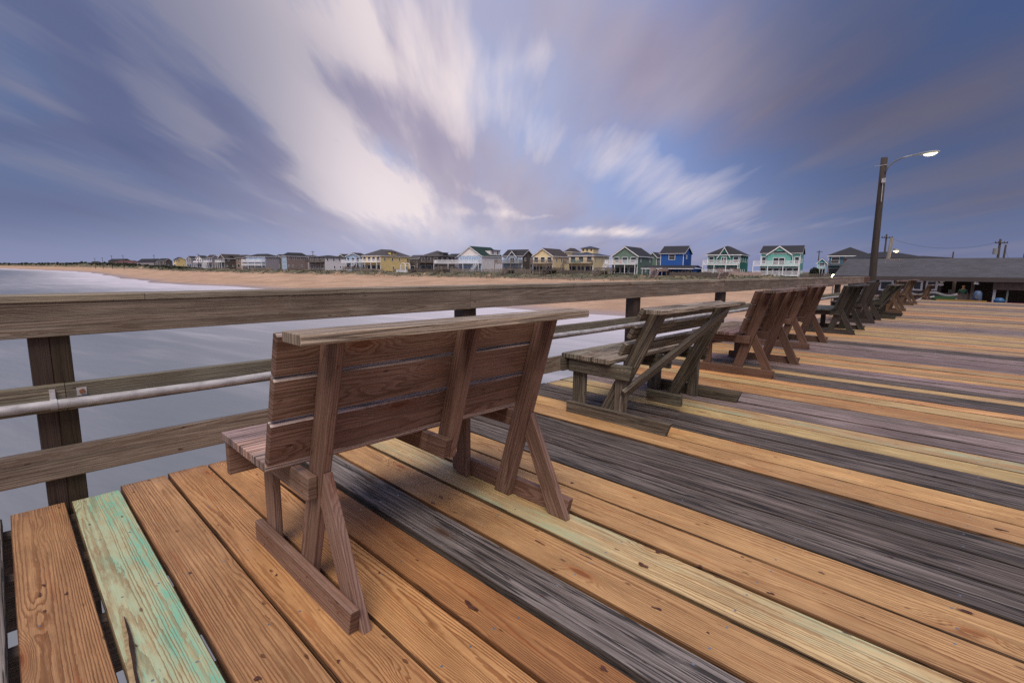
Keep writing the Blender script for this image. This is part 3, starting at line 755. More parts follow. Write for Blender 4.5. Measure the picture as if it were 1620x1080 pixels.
def railing_part(par, name, pts, z, h, mt, step=.24):
    m_ = MB()
    for (x0, y0), (x1, y1) in zip(pts[:-1], pts[1:]):
        L = math.hypot(x1 - x0, y1 - y0); d = Vector(((x1 - x0) / L, (y1 - y0) / L, 0)); nn = Vector((-d.y, d.x, 0))
        def bar(a, e, z0, z1, w):
            p = Vector((x0, y0, 0)); q = [p + d * a - nn * w, p + d * e - nn * w, p + d * e + nn * w, p + d * a + nn * w]
            b_ = len(m_.v); m_.v += [v + Vector((0, 0, z0)) for v in q] + [v + Vector((0, 0, z1)) for v in q]
            for f_ in ((0, 3, 2, 1), (4, 5, 6, 7), (0, 1, 5, 4), (1, 2, 6, 5), (2, 3, 7, 6), (3, 0, 4, 7)): m_.face([b_ + i for i in f_], [(0, 0)] * 4)
        bar(0, L, z + h - .09, z + h, .05); bar(0, L, z + .10, z + .17, .03)
        kk = max(2, int(L / step))
        for i in range(kk + 1):
            a = min(L - .05, max(.05, L * i / kk)); bar(a - .05, a + .05, z + .17, z + h - .09, .02)
    return m_.build(name, mt, par)
def gable_prism(m_, x0, x1, y0, y1, ze, zr, axis, oh=.45, th=.18, mi=0):
    """gable roof slabs; ridge along 'x' or 'y'"""
    if axis == 'x':
        ym = (y0 + y1) / 2; k = (zr - ze) / ((y1 - y0) / 2); e = oh
        prof = [(y0 - e, ze - k * e), (ym, zr), (y1 + e, ze - k * e), (y1 + e, ze - k * e + th), (ym, zr + th * 1.2), (y0 - e, ze - k * e + th)]
        a = [(x0 - oh, p[0], p[1]) for p in prof]; c_ = [(x1 + oh, p[0], p[1]) for p in prof]
    else:
        xm = (x0 + x1) / 2; k = (zr - ze) / ((x1 - x0) / 2); e = oh
        prof = [(x1 + e, ze - k * e), (xm, zr), (x0 - e, ze - k * e), (x0 - e, ze - k * e + th), (xm, zr + th * 1.2), (x1 + e, ze - k * e + th)]
        a = [(p[0], y0 - oh, p[1]) for p in prof]; c_ = [(p[0], y1 + oh, p[1]) for p in prof]
    n_ = 6
    b_ = len(m_.v); m_.v += [Vector(p) for p in a + c_]
    for i in range(n_):
        j = (i + 1) % n_; m_.face([b_ + i, b_ + n_ + i, b_ + n_ + j, b_ + j], [(0, 0)] * 4, mi=mi)
    for bb, rev in ((b_, 0), (b_ + n_, 1)):
        for q in ((0, 1, 4, 5), (1, 2, 3, 4)):
            q = [bb + i for i in q]; m_.face(q[::-1] if rev else q, [(0, 0)] * 4, mi=mi)
def hip(m_, x0, x1, y0, y1, ze, zr, oh=.5, th=.16):
    x0 -= oh; x1 += oh; y0 -= oh; y1 += oh
    w, d = x1 - x0, y1 - y0
    b_ = len(m_.v)
    if w >= d: r0, r1 = (x0 + d * .5, (y0 + y1) / 2), (x1 - d * .5, (y0 + y1) / 2)
    else: r0, r1 = ((x0 + x1) / 2, y0 + w * .5), ((x0 + x1) / 2, y1 - w * .5)
    if abs(r0[0] - r1[0]) + abs(r0[1] - r1[1]) < .4:
        if w >= d: r0, r1 = (r0[0] - .3, r0[1]), (r1[0] + .3, r1[1])
        else: r0, r1 = (r0[0], r0[1] - .3), (r1[0], r1[1] + .3)
    m_.v += [Vector(p) for p in ((x0, y0, ze - th), (x1, y0, ze - th), (x1, y1, ze - th), (x0, y1, ze - th), (x0, y0, ze), (x1, y0, ze), (x1, y1, ze), (x0, y1, ze), (*r0, zr), (*r1, zr))]
    m_.face([b_, b_ + 3, b_ + 2, b_ + 1], [(0, 0)] * 4)
    for q in ((0, 1, 5, 4), (1, 2, 6, 5), (2, 3, 7, 6), (3, 0, 4, 7)): m_.face([b_ + i for i in q], [(0, 0)] * 4)
    if w >= d: fs = ((4, 5, 9, 8), (5, 6, 9), (6, 7, 8, 9), (7, 4, 8))
    else: fs = ((4, 5, 8), (5, 6, 9, 8), (6, 7, 9), (7, 4, 8, 9))
    for q in fs: m_.face([b_ + i for i in q], [(0, 0)] * len(q))
def stairs(m_, x0, x1, y0, z0, y1, z1, rail=True, th=.25):
    """open stair from (y0,z0) low to (y1,z1) high, between x0 and x1"""
    for x in (x0, x1):
        m_.poly([(x, y0, z0), (x, y1, z1), (x, y1, z1 - th), (x, y0, z0 - th)]); m_.poly([(x + .06, y0, z0), (x + .06, y0, z0 - th), (x + .06, y1, z1 - th), (x + .06, y1, z1)])
        m_.poly([(x, y0, z0), (x + .06, y0, z0), (x + .06, y1, z1), (x, y1, z1)])
        if rail:
            h = 1.0
            m_.poly([(x, y0, z0 + h), (x, y1, z1 + h), (x, y1, z1 + h - .14), (x, y0, z0 + h - .14)]); m_.poly([(x + .06, y0, z0 + h), (x + .06, y0, z0 + h - .14), (x + .06, y1, z1 + h - .14), (x + .06, y1, z1 + h)])
            m_.poly([(x, y0, z0 + h), (x + .06, y0, z0 + h), (x + .06, y1, z1 + h), (x, y1, z1 + h)])
            for k_ in range(4):
                t = (k_ + .0) / 3; yy = y0 + (y1 - y0) * t; zz = z0 + (z1 - z0) * t; m_.box((x - .02, yy - .05, zz - .3), (x + .08, yy + .05, zz + h))
    n_ = max(3, int(abs(z1 - z0) / .22)); dy = (y1 - y0) / n_; dz = (z1 - z0) / n_
    for i in range(n_):
        yy = sorted((y0 + dy * i, y0 + dy * (i + 1))); m_.box((x0 + .07, yy[0] + .01, z0 + dz * (i + 1) - .06), (x1 - .01, yy[1] - .01, z0 + dz * (i + 1)))
def house(label, xl, xr, xs, yr, ye, wall, roofc, roof='hip', q=None, name='beach_house', bal=None, lowbal=None, cross=None, cupola=None, dormer=None,
          nf=3, ns=3, floors=2, trim=WHITE, stair=None, side=None, maxd=15, zb=None, lower=None, frontcol=None, rail_col=None, ridge_d=.5, extra=None, arch=False, chairs=None):
    if q is None or xl < 300:
        q_ = q or 0; s = coastD(xl, q_)[1]
        for _ in range(12):
            s = coastD(xl, q_)[1]; q_ = q_ * .4 + .6 * (max(0, qto(s) + 20) + (q or 0) * .5)
        q = q_
    D, s = coastD(xl, q); tl, tr, ts = [(x - 810) / F for x in (xl, xr, xs)]
    lat = D * tl
    w = (tr * D - lat) / (.836 + .548 * tr)
    Dq = D - .548 * w; lq = lat + .836 * w
    dd = (ts * Dq - lq) / (.548 - .836 * ts) if .548 - .836 * ts > .06 else maxd
    d = max(5, min(maxd if ts > .2 else 26, dd)) if side is None else side
    Df = (D + Dq) / 2
    P = g(xl, D); base = zb if zb is not None else terrain_z(s, q + 3) - .1
    root = tag(empty(name, (P.x, P.y, base), A_ANG), label, 'house')
    E_ = zat((xl + xr) / 2, ye, Df) - base
    Rz = zat((xl + xr) / 2, yr, Df + d * .836 * ridge_d) - base
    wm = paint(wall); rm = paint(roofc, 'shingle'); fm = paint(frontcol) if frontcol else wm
    wallm = MB(); wallm.box((0, 0, 0), (w, d, E_))
    if roof == 'gx':
        b_ = len(wallm.v); wallm.v += [Vector(p) for p in ((0, 0, E_), (0, d, E_), (0, d / 2, Rz), (w, 0, E_), (w, d, E_), (w, d / 2, Rz))]
        wallm.face([b_, b_ + 2, b_ + 1], [(0, 0)] * 3); wallm.face([b_ + 3, b_ + 4, b_ + 5], [(0, 0)] * 3)
    if roof == 'gy':
        b_ = len(wallm.v); wallm.v += [Vector(p) for p in ((0, 0, E_), (w, 0, E_), (w / 2, 0, Rz), (0, d, E_), (w, d, E_), (w / 2, d, Rz))]
        wallm.face([b_, b_ + 1, b_ + 2], [(0, 0)] * 3); wallm.face([b_ + 3, b_ + 5, b_ + 4], [(0, 0)] * 3)
    wallm.build('wall', wm, root)
    if frontcol:
        m_ = MB(); m_.box((.05, -.06, .1), (w - .05, -.003, E_ - .05)); m_.build('front_wall', fm, root)
    off = .06 if frontcol else 0
    rf = MB()
    if roof == 'hip': hip(rf, 0, w, 0, d, E_ + .16, Rz)
    elif roof == 'gx': gable_prism(rf, 0, w, 0, d, E_, Rz, 'x')
    elif roof == 'gy': gable_prism(rf, 0, w, 0, d, E_, Rz, 'y')
    rfo = rf.build('roof', rm, root)
    # white fascia line under the eaves
    if trim:
        m_ = MB(); e = .52
        if roof == 'hip' or roof == 'gx': m_.box((-e, -e - .03, E_ - .22), (w + e, -e, E_ + .02 if roof == 'hip' else E_ - .10)); 
        if roof == 'hip': m_.box((w + e, -e, E_ - .22), (w + e + .03, d + e, E_ + .02))
        def rake(x, ya, za, yb_, zb_, xa=None):
            m_.poly([(x, ya, za - .28), (x, yb_, zb_ - .28), (x, yb_, zb_ + .06), (x, ya, za + .06)]); m_.poly([(x - .05, ya, za - .28), (x - .05, ya, za + .06), (x - .05, yb_, zb_ + .06), (x - .05, yb_, zb_ - .28)])
        if roof == 'gx':
            k = (Rz - E_) / (d / 2); rake(w + .50, -.45, E_ - k * .45, d / 2, Rz); rake(w + .50, d / 2, Rz, d + .45, E_ - k * .45)
        if roof == 'gy':
            k = (Rz - E_) / (w / 2)
            for (xa, za, xb, zb_) in ((-.45, E_ - k * .45, w / 2, Rz), (w / 2, Rz, w + .45, E_ - k * .45)):
                m_.poly([(xa, -.50, za - .28), (xb, -.50, zb_ - .28), (xb, -.50, zb_ + .06), (xa, -.50, za + .06)]); m_.poly([(xa, -.46, za - .28), (xa, -.46, za + .06), (xb, -.46, zb_ + .06), (xb, -.46, zb_ - .28)])
            m_.box((w + .45, -.45, E_ - k * .45 - .15), (w + .48, d + .45, E_ - k * .45 + .1))
        m_.build('roof_trim', trim, rfo)
        m_ = MB(); m_.box((w - .14, -.035 - off, 0), (w + .03, -.003 - off, E_ - .2)); m_.box((-.03, -.035 - off, 0), (.14, -.003 - off, E_ - .2)); m_.build('corner_trim', trim, root)
    H1 = E_ / floors
    bz = E_ - 2.75
    if bal: bz = zat((xl + xr) / 2, bal[0], Df - 2) - base
    # front openings: glazed doors and windows on the upper floor, below, dark panes widened to stand for porch shade
    if nf:
        for i in range(nf):
            u = w * (i + .5) / nf; hgt = min(2.0, (E_ - bz) * .62); ww = min(2.0, w / nf * .58)
            window(root, 'f', u, bz + .55 + hgt / 2, ww, hgt, w)
            if floors > 1: window(root, 'f', u, bz * .45 + .3, min(3.0, w / nf * .8), min(2.2, bz * .62), w, bars=False)
    for i in range(ns):
        u = d * (i + .5) / ns
        for z_, hh2 in ((bz + 1.5, 1.25), (bz * .45 + .2, 1.1)):
            if rnd() < .82: window(root, 'r', u + (rnd() - .5) * d / ns * .3, z_, .85, hh2, w)
    if cross:   # cross gable on the front
        f0, f1, ya = cross; x0, x1 = w * f0, w * f1; zr = zat((xl + xr) / 2, ya, Df) - base
        m_ = MB(); b_ = 0; xm = (x0 + x1) / 2
        m_.v += [Vector(p) for p in ((x0, -.35, E_ - .4), (x1, -.35, E_ - .4), (xm, -.35, zr), (x0, d * .5, E_ - .4), (x1, d * .5, E_ - .4), (xm, d * .5, zr))]
        m_.face([0, 1, 2], [(0, 0)] * 3); m_.face([0, 2, 5, 3], [(0, 0)] * 4); m_.face([1, 4, 5, 2], [(0, 0)] * 4); m_.face([3, 5, 4], [(0, 0)] * 3)
        m_.box((x0, -.35, bz), (x1, -.003, E_ - .4)); m_.build('gable_wall', fm, root)
        m_ = MB(); gable_prism(m_, x0, x1, -.35, d * .5, E_ - .4, zr, 'y', oh=.4, th=.15); gr_ = m_.build('gable_roof', rm, root)
        k = (zr - E_ + .4) / (xm - x0); m_ = MB()
        for (xa, za, xb, zb_) in ((x0 - .4, E_ - .4 - k * .4, xm, zr), (xm, zr, x1 + .4, E_ - .4 - k * .4)):
            m_.poly([(xa, -.80, za - .26), (xb, -.80, zb_ - .26), (xb, -.80, zb_ + .1), (xa, -.80, za + .1)]); m_.poly([(xa, -.76, za - .26), (xa, -.76, za + .1), (xb, -.76, zb_ + .1), (xb, -.76, zb_ - .26)])
        m_.build('gable_trim', WHITE, gr_)
        m_ = MB(); hw = (x1 - x0) * .22; zc = E_ + .1
        if arch:
            pts = [(xm + hw * math.cos(a), -.42, zc + hw * .9 * math.sin(a)) for a in np.linspace(0, math.pi, 9)]; m_.poly(pts)
            m_.build('arched_window', GLASS, root)
        else:
            m_.box((xm - hw, -.42, E_ - .3), (xm + hw, -.36, E_ + .5)); m_.build('gable_window', GLASS, root)
        m_ = MB(); m_.box((xm - hw * 1.1, -.42, bz + .3), (xm + hw * 1.1, -.36, bz + 2.3)); dr = m_.build('glazed_door', GLASS, root)
        m_ = MB(); 
        for xx in (xm - hw * 1.1, xm, xm + hw * 1.1): m_.box((xx - .07, -.47, bz + .3), (xx + .07, -.425, bz + 2.42))
        m_.box((xm - hw * 1.1, -.47, bz + 2.3), (xm + hw * 1.1, -.425, bz + 2.45)); m_.build('door_frame', WHITE, dr)
    if cupola:
        f0, f1, yt, yb_ = cupola; x0, x1 = w * f0, w * f1; zt = zat((xl + xr) / 2, yt, Df + 4) - base; zl = zat((xl + xr) / 2, yb_, Df + 4) - base
        cu = MB(); y0 = d * .35; y1 = y0 + (x1 - x0); cu.box((x0, y0, E_), (x1, y1, zl)); cuo = cu.build('cupola', wm, root)
        m_ = MB(); hip(m_, x0, x1, y0, y1, zl + .16, zt, oh=.35); m_.build('cupola_roof', rm, cuo)
        m_ = MB()
        for k_ in range(3):
            xx = x0 + (x1 - x0) * (k_ + .5) / 3; m_.box((xx - .35, y0 - .04, zl - 1.0), (xx + .35, y0 - .005, zl - .25))
        m_.build('cupola_windows', GLASS, cuo)
    if dormer:
        f0, f1, yd = dormer; y0, y1 = d * f0, d * f1; zt = zat(xr, yd, Dq) - base
        m_ = MB(); 
        if roof == 'gx': x0, x1 = w * .55, w * .95; m_.box((x0, d * .08, E_), (x1, d * .5, zt)); do = m_.build('dormer', fm, root); m_ = MB(); m_.box((x0 - .2, d * .03, zt), (x1 + .2, d * .5, zt + .15)); m_.build('dormer_roof', rm, do)
        else: x0 = w * .55; m_.box((x0, y0, E_), (w * .97, y1, zt)); do = m_.build('dormer', wm, root); m_ = MB(); m_.box((x0, y0 - .25, zt), (w + .1, y1 + .25, zt + .16)); m_.build('dormer_roof', rm, do)
        if roof != 'gx':
            m_ = MB()
            for k_ in range(2):
                yy = y0 + (y1 - y0) * (k_ + .5) / 2; m_.box((w * .97 + .005, yy - .4, E_ + .9), (w * .97 + .05, yy + .4, zt - .3))
            m_.build('dormer_window', GLASS, do)
    def balcony(yf, yt, x0, x1, mt, dep=2.6, nm='balcony', posts=True, npst=4):
        zf = zat((xl + xr) / 2, yf, Df - 2) - base; zt = zat((xl + xr) / 2, yt, Df - 2) - base; hr = max(.8, zt - zf)
        m_ = MB(); m_.box((x0, -dep, zf - .28), (x1, -.004 - off, zf)); bo = m_.build(nm, mt, root)
        railing_part(bo, 'balcony_railing', [(x0 + .06, -.1), (x0 + .06, -dep + .06), (x1 - .06, -dep + .06), (x1 - .06, -.1)], zf, hr, mt)
        if posts:
            for k_ in range(npst):
                xx = x0 + .12 + (x1 - x0 - .24) * k_ / (npst - 1); m_ = MB(); m_.box((xx - .1, -dep + .02, -.5), (xx + .1, -dep + .22, zf - .29)); m_.build('balcony_post', mt, bo)
        return bo, zf, hr
    if bal:
        mt = rail_col or WHITE
        bo, zf, hr = balcony(bal[0], bal[1], w * bal[2], w * bal[3], mt)
        if lowbal: balcony(lowbal[0], lowbal[1], w * bal[2], w * bal[3], mt, posts=False, nm='lower_balcony')
        if stair:
            m_ = MB(); x0 = w * bal[3] - 1.4 if stair > 0 else w * bal[2] + .2
            stairs(m_, x0, x0 + 1.2, -2.7 - zf * 1.0, .3, -2.62, zf); m_.build('outside_stair', mt, root)
        if chairs:
            pass
    return root, w, d, E_, base
Cc = dict(teal=(.14, .40, .36), dteal=(.012, .17, .135), blue=(.012, .09, .37), gg=(.13, .20, .165), yel=(.82, .62, .28), cream=(.80, .65, .40), wht=(.80, .76, .78),
          brn=(.10, .080, .074), tan=(.27, .20, .18), gb=(.33, .30, .34), lb=(.30, .42, .60), trq=(.02, .35, .40))
Rc = dict(dk=(.022, .021, .024), gn=(.006, .028, .020), br=(.048, .035, .032), bl=(.038, .048, .085), gy=(.065, .058, .060), bk=(.014, .014, .016))
HS = {}
HS['hip_blue'] = house('turquoise blue house with a dark hip roof, partly behind the pier house roof', 1309, 1374, 1380, 391, 404.5, (.015, .16, .30), Rc['dk'], 'hip', q=8, nf=3, ns=0, bal=(419, 412, 0, .9), rail_col=DKW, side=12)
HS['tiny'] = house('tiny bright turquoise cottage between the pale teal house and the hip roofed blue one', 1292, 1306, 1311, 409, 415, Cc['trq'], Rc['br'], 'gy', q=25, nf=1, ns=0, bal=(424, 420, 0, 1), side=8)
HS['teal'] = house('pale teal beach house with a white gabled front, long white balcony and white porch posts', 1202, 1264, 1281, 389.5, 400, Cc['teal'], Rc['dk'], 'gx', nf=6, ns=3, cross=(.17, .77, 389.5), bal=(419.5, 412.5, -.17, 1.0), lowbal=(435, 428.5, 0, 1), maxd=14)
HS['dteal'] = house('dark teal beach house with an arched window in its small front gable', 1118, 1169, 1196, 389.5, 403, Cc['dteal'], Rc['dk'], 'hip', nf=4, ns=4, cross=(.36, .68, 391.5), arch=True, bal=(418, 411.5, -.10, 1.0), lowbal=(431, 426, -.1, 1), maxd=17)
r_, w_, d_, e_, b_ = house('bright cobalt blue house with a dark gable roof over a wide low porch roof', 1044, 1080, 1092, 390, 400.5, Cc['blue'], Rc['dk'], 'gx', nf=1, ns=1, maxd=11)
HS['blue'] = r_
m_ = MB(); m_.box((-3, -3.2, 0), (w_ + 4.2, -.01, 2.9)); m_.box((w_ + .01, 0, 0), (w_ + 4.2, 9, 2.9)); lo = m_.build('lower_storey', paint(Cc['blue']), r_)
for u in (w_ * .45, w_ + 1.2, w_ + 3.2):
    m_ = MB(); m_.box((u - .55, -3.27, 1.0), (u + .55, -3.205, 2.3)); m_.build('window', GLASS, lo)
    m_ = MB(); m_.box((u - .66, -3.26, .88), (u - .552, -3.205, 2.42)); m_.box((u + .552, -3.26, .88), (u + .66, -3.205, 2.42)); m_.box((u - .552, -3.26, 2.302), (u + .552, -3.205, 2.42)); m_.build('window_frame', WHITE, lo)
m_ = MB(); m_.poly([(-5, -6.0, 3.0), (w_ + 5, -6.0, 3.0), (w_ + 5, -.02, 4.1), (-5, -.02, 4.1)]); m_.poly([(-5, -6.0, 2.85), (-5, -.02, 3.9), (w_ + 5, -.02, 3.9), (w_ + 5, -6.0, 2.85)])
m_.poly([(w_ + 5, -6.0, 3.0), (w_ + 5, -6.0, 2.85), (w_ + 5, -.02, 3.9), (w_ + 5, -.02, 4.1)]); m_.poly([(w_ + .03, -.02, 4.1), (w_ + 5, -.02, 4.1), (w_ + 5, 9.5, 3.0), (w_ + .03, 9.5, 4.0)])
pr = m_.build('porch_roof', paint(Rc['dk'], 'shingle'), r_); m_ = MB(); m_.box((-5.02, -6.06, 2.78), (w_ + 5.02, -6.01, 3.02)); m_.build('fascia', WHITE, pr)
for u in (-4.6, -1.8, 1.0): m_ = MB(); m_.box((u, -5.9, 0), (u + .15, -5.75, 2.86)); m_.build('porch_post', WHITE, r_)
HS['gg'] = house('grey-green house with a white trimmed front gable and a white balcony with coloured chairs', 968, 1008, 1039, 391.5, 404.5, Cc['gg'], Rc['dk'], 'gy', nf=3, ns=3, bal=(417.5, 411, -.2, 1.0), maxd=17, stair=-1)
HS['yb'] = house('pale yellow house with a blue-grey hip roof topped by a square cupola', 900, 938, 962, 398.5, 404, Cc['cream'], Rc['bl'], 'hip', nf=3, ns=3, cupola=(.25, .75, 389, 393), bal=(416, 411, -.15, 1.0), rail_col=GREYW, stair=-1, ridge_d=.3)
HS['yg'] = house('cream yellow house with a broad gable front and brown roof left of the cupola house', 843, 874, 899, 394, 404.5, Cc['cream'], Rc['br'], 'gy', nf=3, ns=3, bal=(416.5, 411, 0, 1.0), rail_col=GREYW, stair=1)
HS['brt'] = house('dark brown shingled house with glazed blue front and a tall side gable', 796, 826, 842, 395.5, 404.5, Cc['brn'], Rc['dk'], 'gx', nf=4, ns=2, cross=(.28, .72, 397.5), arch=True, bal=(416, 411, -.3, 1.0), rail_col=GREYW, frontcol=Cc['lb'], maxd=12)
HS['whg'] = house('white house with a dark green gable roof and a very long white balcony', 726, 762, 793, 391, 404.5, Cc['wht'], Rc['gn'], 'gy', nf=5, ns=0, dormer=(.45, .95, 394.5), bal=(416, 411, -1.0, 1.0), stair=1, frontcol=Cc['lb'])
HS['brh'] = house('weathered brown house with a grey hip roof left of the green roofed white house', 665, 694, 719, 396.5, 406, Cc['brn'], Rc['gy'], 'hip', nf=3, ns=3, dormer=(.3, .6, 399.5), bal=(415, 409.5, -.55, 1.0), rail_col=DKW, trim=None)
HS['yel'] = house('large butter yellow house with a grey hip roof and white front balconies', 574, 602, 648, 394.5, 404.5, Cc['yel'], Rc['gy'], 'hip', nf=4, ns=4, dormer=(.35, .55, 398), bal=(414.5, 410, 0, 1.0), maxd=24)
HS['lbs'] = house('small pale blue house with white balcony and outside stair left of the butter yellow house', 548, 570, 580, 400.5, 405.5, Cc['lb'], Rc['dk'], 'gy', q=4, nf=3, ns=1, bal=(415, 411, -.1, 1.0), stair=1)
HS['wh2'] = house('plain white sided house with a low dark hip roof and shaded front deck', 490, 514, 551, 403.5, 407.5, Cc['wht'], Rc['dk'], 'hip', nf=3, ns=4, bal=(414.5, 410.5, 0, 1.0), rail_col=DKW, frontcol=(.18, .16, .17), trim=None, ridge_d=.2)
HS['tan'] = house('tan-grey house with a tall blank side and small square windows', 447, 454, 487, 399.5, 405, Cc['tan'], Rc['dk'], 'hip', nf=1, ns=5, frontcol=Cc['lb'], maxd=26)
HS['gb'] = house('mauve-grey house with white tiered balconies left of the tan-grey house', 391, 420, 442, 401.5, 406, Cc['gb'], Rc['dk'], 'hip', nf=4, ns=1, bal=(414, 410, -.1, 1.0), lowbal=(419.5, 416.5, -.4, 1), frontcol=Cc['lb'])
HS['lbr'] = house('long brown roofed house with a white rimmed round dormer window', 346, 356, 384, 402.5, 408.5, Cc['brn'], Rc['br'], 'gy', nf=2, ns=3, dormer=(.3, .5, 405), bal=(414.5, 411.5, 0, 1), maxd=26)
HS['a1'] = house('small grey-white gabled house beside the long brown roofed one', 328, 336, 346, 403.5, 407.5, Cc['gb'], Rc['br'], 'gx', nf=2, ns=1, bal=(414.5, 412, 0, 1))
HS['a2'] = house('narrow pale house with dark roof third left of the long brown roof', 311, 320, 327, 404.5, 408.5, Cc['wht'], Rc['dk'], 'gy', nf=2, ns=1, bal=(415, 412.5, 0, 1))
HS['a3'] = house('pale blue-grey house with dark gable roof right of the small yellow house', 296, 303, 311, 405.5, 409, Cc['gb'], Rc['dk'], 'gy', nf=2, ns=1)
HS['ysm'] = house('small ochre yellow gabled house among dark roofs far down the beach', 275, 279, 295, 407, 411, Cc['yel'], Rc['dk'], 'gx', nf=1, ns=2, maxd=18, q=6)
HS['d1'] = house('low dark roofed grey house left of the small ochre house', 250, 262, 273, 409, 412.5, Cc['brn'], Rc['dk'], 'gx', nf=2, ns=1, q=8)
HS['bk'] = house('long low building with a black flat-topped roof far down the beach', 217, 243, 247, 409.5, 414.5, Cc['gb'], Rc['bk'], 'gx', nf=0, ns=0, q=14, side=12, trim=None)
HS['rd'] = house('low building with a dull red roof and white windows far down the beach', 180, 208, 211, 412, 416, (.20, .05, .045), (.10, .035, .032), 'hip', nf=5, ns=0, q=30, side=14, floors=1)
HS['rd2'] = house('grey low roof standing just behind the dull red roofed building', 172, 195, 198, 409.5, 412.5, Cc['brn'], Rc['dk'], 'gx', nf=0, ns=0, q=60, side=12, trim=None)
HS['f1'] = house('tiny pale cottage in the far scrub at the left', 124, 131, 133, 415.5, 417.5, Cc['wht'], Rc['gy'], 'gx', nf=0, ns=0, q=60, side=9, trim=None)
HS['f2'] = house('tiny grey cottage in the far scrub, right of the palest one', 143, 152, 154, 413.5, 416, Cc['gb'], Rc['dk'], 'gx', nf=0, ns=0, q=60, side=9, trim=None)
HS['blt'] = house('brown roofed house peeking between the cream gable house and the cupola house', 893, 904, 908, 392.5, 398.5, Cc['cream'], Rc['br'], 'hip', q=22, nf=0, ns=0, side=8)
HS['blu2'] = house('dark roofed house behind the grey-green one, only its gable end showing', 1025, 1038, 1046, 400, 406, Cc['gg'], Rc['dk'], 'gy', q=24, nf=0, ns=1, side=8)
# second row glimpsed between the front houses
HS['g1'] = house('brown roofed house peeping out between the long brown roof and the mauve-grey house', 372, 384, 398, 403.5, 408, Cc['tan'], Rc['br'], 'gx', q=24, nf=1, ns=2, side=10)
HS['g2'] = house('dark grey house squeezed between the mauve-grey house and the tan-grey one', 436, 446, 452, 403, 407, Cc['brn'], Rc['dk'], 'gy', q=22, nf=1, ns=1, side=9)
HS['g3'] = house('pale grey house between the tan-grey house and the plain white one', 478, 489, 497, 404, 408, Cc['gb'], Rc['gy'], 'gx', q=22, nf=1, ns=1, side=9)
HS['g4'] = house('grey shingled house half hidden right of the plain white house', 534, 546, 556, 402.5, 407, Cc['tan'], Rc['dk'], 'gy', q=22, nf=1, ns=2, side=9)
HS['g5'] = house('low dark house filling the gap right of the butter yellow house', 646, 660, 672, 404, 409, Cc['brn'], Rc['gy'], 'gx', q=24, nf=1, ns=2, side=9)
HS['g6'] = house('small grey house between the weathered brown house and the green roofed white one', 706, 718, 730, 402, 408, Cc['gb'], Rc['dk'], 'gx', q=26, nf=1, ns=1, side=9)
# dark ridge roof houses behind the pier house
for lab, a_, c_, yr_, ye_, nm in (('wide dark pyramid roof rising behind the pier house roof', 1398, 1462, 398.5, 409, 'house'), ('low flat dark roof behind the pier house, right of the pyramid roof', 1452, 1496, 405.5, 408.5, 'house')):
    D_ = 95 if a_ < 1410 else 100; P = g(a_, D_); wv = (c_ - a_) / F * D_ * .98
    root = tag(empty(nm, (P.x, P.y, GROUND), math.atan2(RT[1], RT[0])), lab, 'house')
    ze = zat(a_, ye_, D_) - GROUND; zr = zat(a_, yr_, D_ + 6) - GROUND
    m_ = MB(); m_.box((0, 0, 0), (wv, 12, ze)); m_.build('wall', paint(Cc['tan']), root); m_ = MB(); hip(m_, 0, wv, 0, 12, ze + .16, zr, .6); m_.build('roof', paint(Rc['dk'], 'shingle'), root)

# balcony chairs on two houses (things of their own)
HS = {k_: (v_[0] if isinstance(v_, tuple) else v_) for k_, v_ in HS.items()}
def house_pt(key, lx, ly, lz):
    r = HS[key]; c, s = math.cos(A_ANG), math.sin(A_ANG); return (r.location.x + lx * c - ly * s, r.location.y + lx * s + ly * c, r.location.z + lz)
def chair(key, lx, ly, lz, col, lab, grp):
    root = tag(empty('deck_chair', house_pt(key, lx, ly, lz), A_ANG), lab, 'chair', grp); mt = paint(col, 'trim')
    m_ = MB(); m_.box((-.3, -.3, .38), (.3, .28, .44)); m_.build('seat', mt, root)
    m_ = MB(); m_.poly([(-.3, .25, .4), (.3, .25, .4), (.3, .48, 1.15), (-.3, .48, 1.15)]); m_.poly([(-.3, .30, .4), (-.3, .53, 1.15), (.3, .53, 1.15), (.3, .30, .4)]); m_.build('backrest', mt, root)
    for sx in (-.3, .24):
        m_ = MB(); m_.box((sx, -.34, .0), (sx + .06, -.28, .62)); m_.box((sx, .22, 0), (sx + .06, .28, .62)); m_.box((sx - .02, -.36, .62), (sx + .1, .34, .66)); m_.build('arm_frame', mt, root)
def balz(key, yf, xm):
    r = HS[key]; rel = Vector(r.location); D_ = rel.dot(Vector(tuple(FW))) ; return zat(xm, yf, D_ - 4) - r.location.z
bzg = balz('gg', 417.5, 988)
for i, (c_, l_) in enumerate((((.5, .4, .05), 'yellow'), ((.5, .12, .03), 'orange'), ((.02, .35, .35), 'turquoise'))):
    chair('gg', 1.5 + i * 2.2, -1.6, bzg, c_, l_ + ' deck chair on the white balcony of the grey-green house', 'chairs on the balcony of the grey-green house')
bzy = balz('yb', 416, 919)
for i in range(4): chair('yb', 2.4 + i * .95, -1.6, bzy, (.02, .32, .33), 'turquoise deck chair in the row of four on the balcony of the cupola house', 'turquoise chairs on the cupola house')

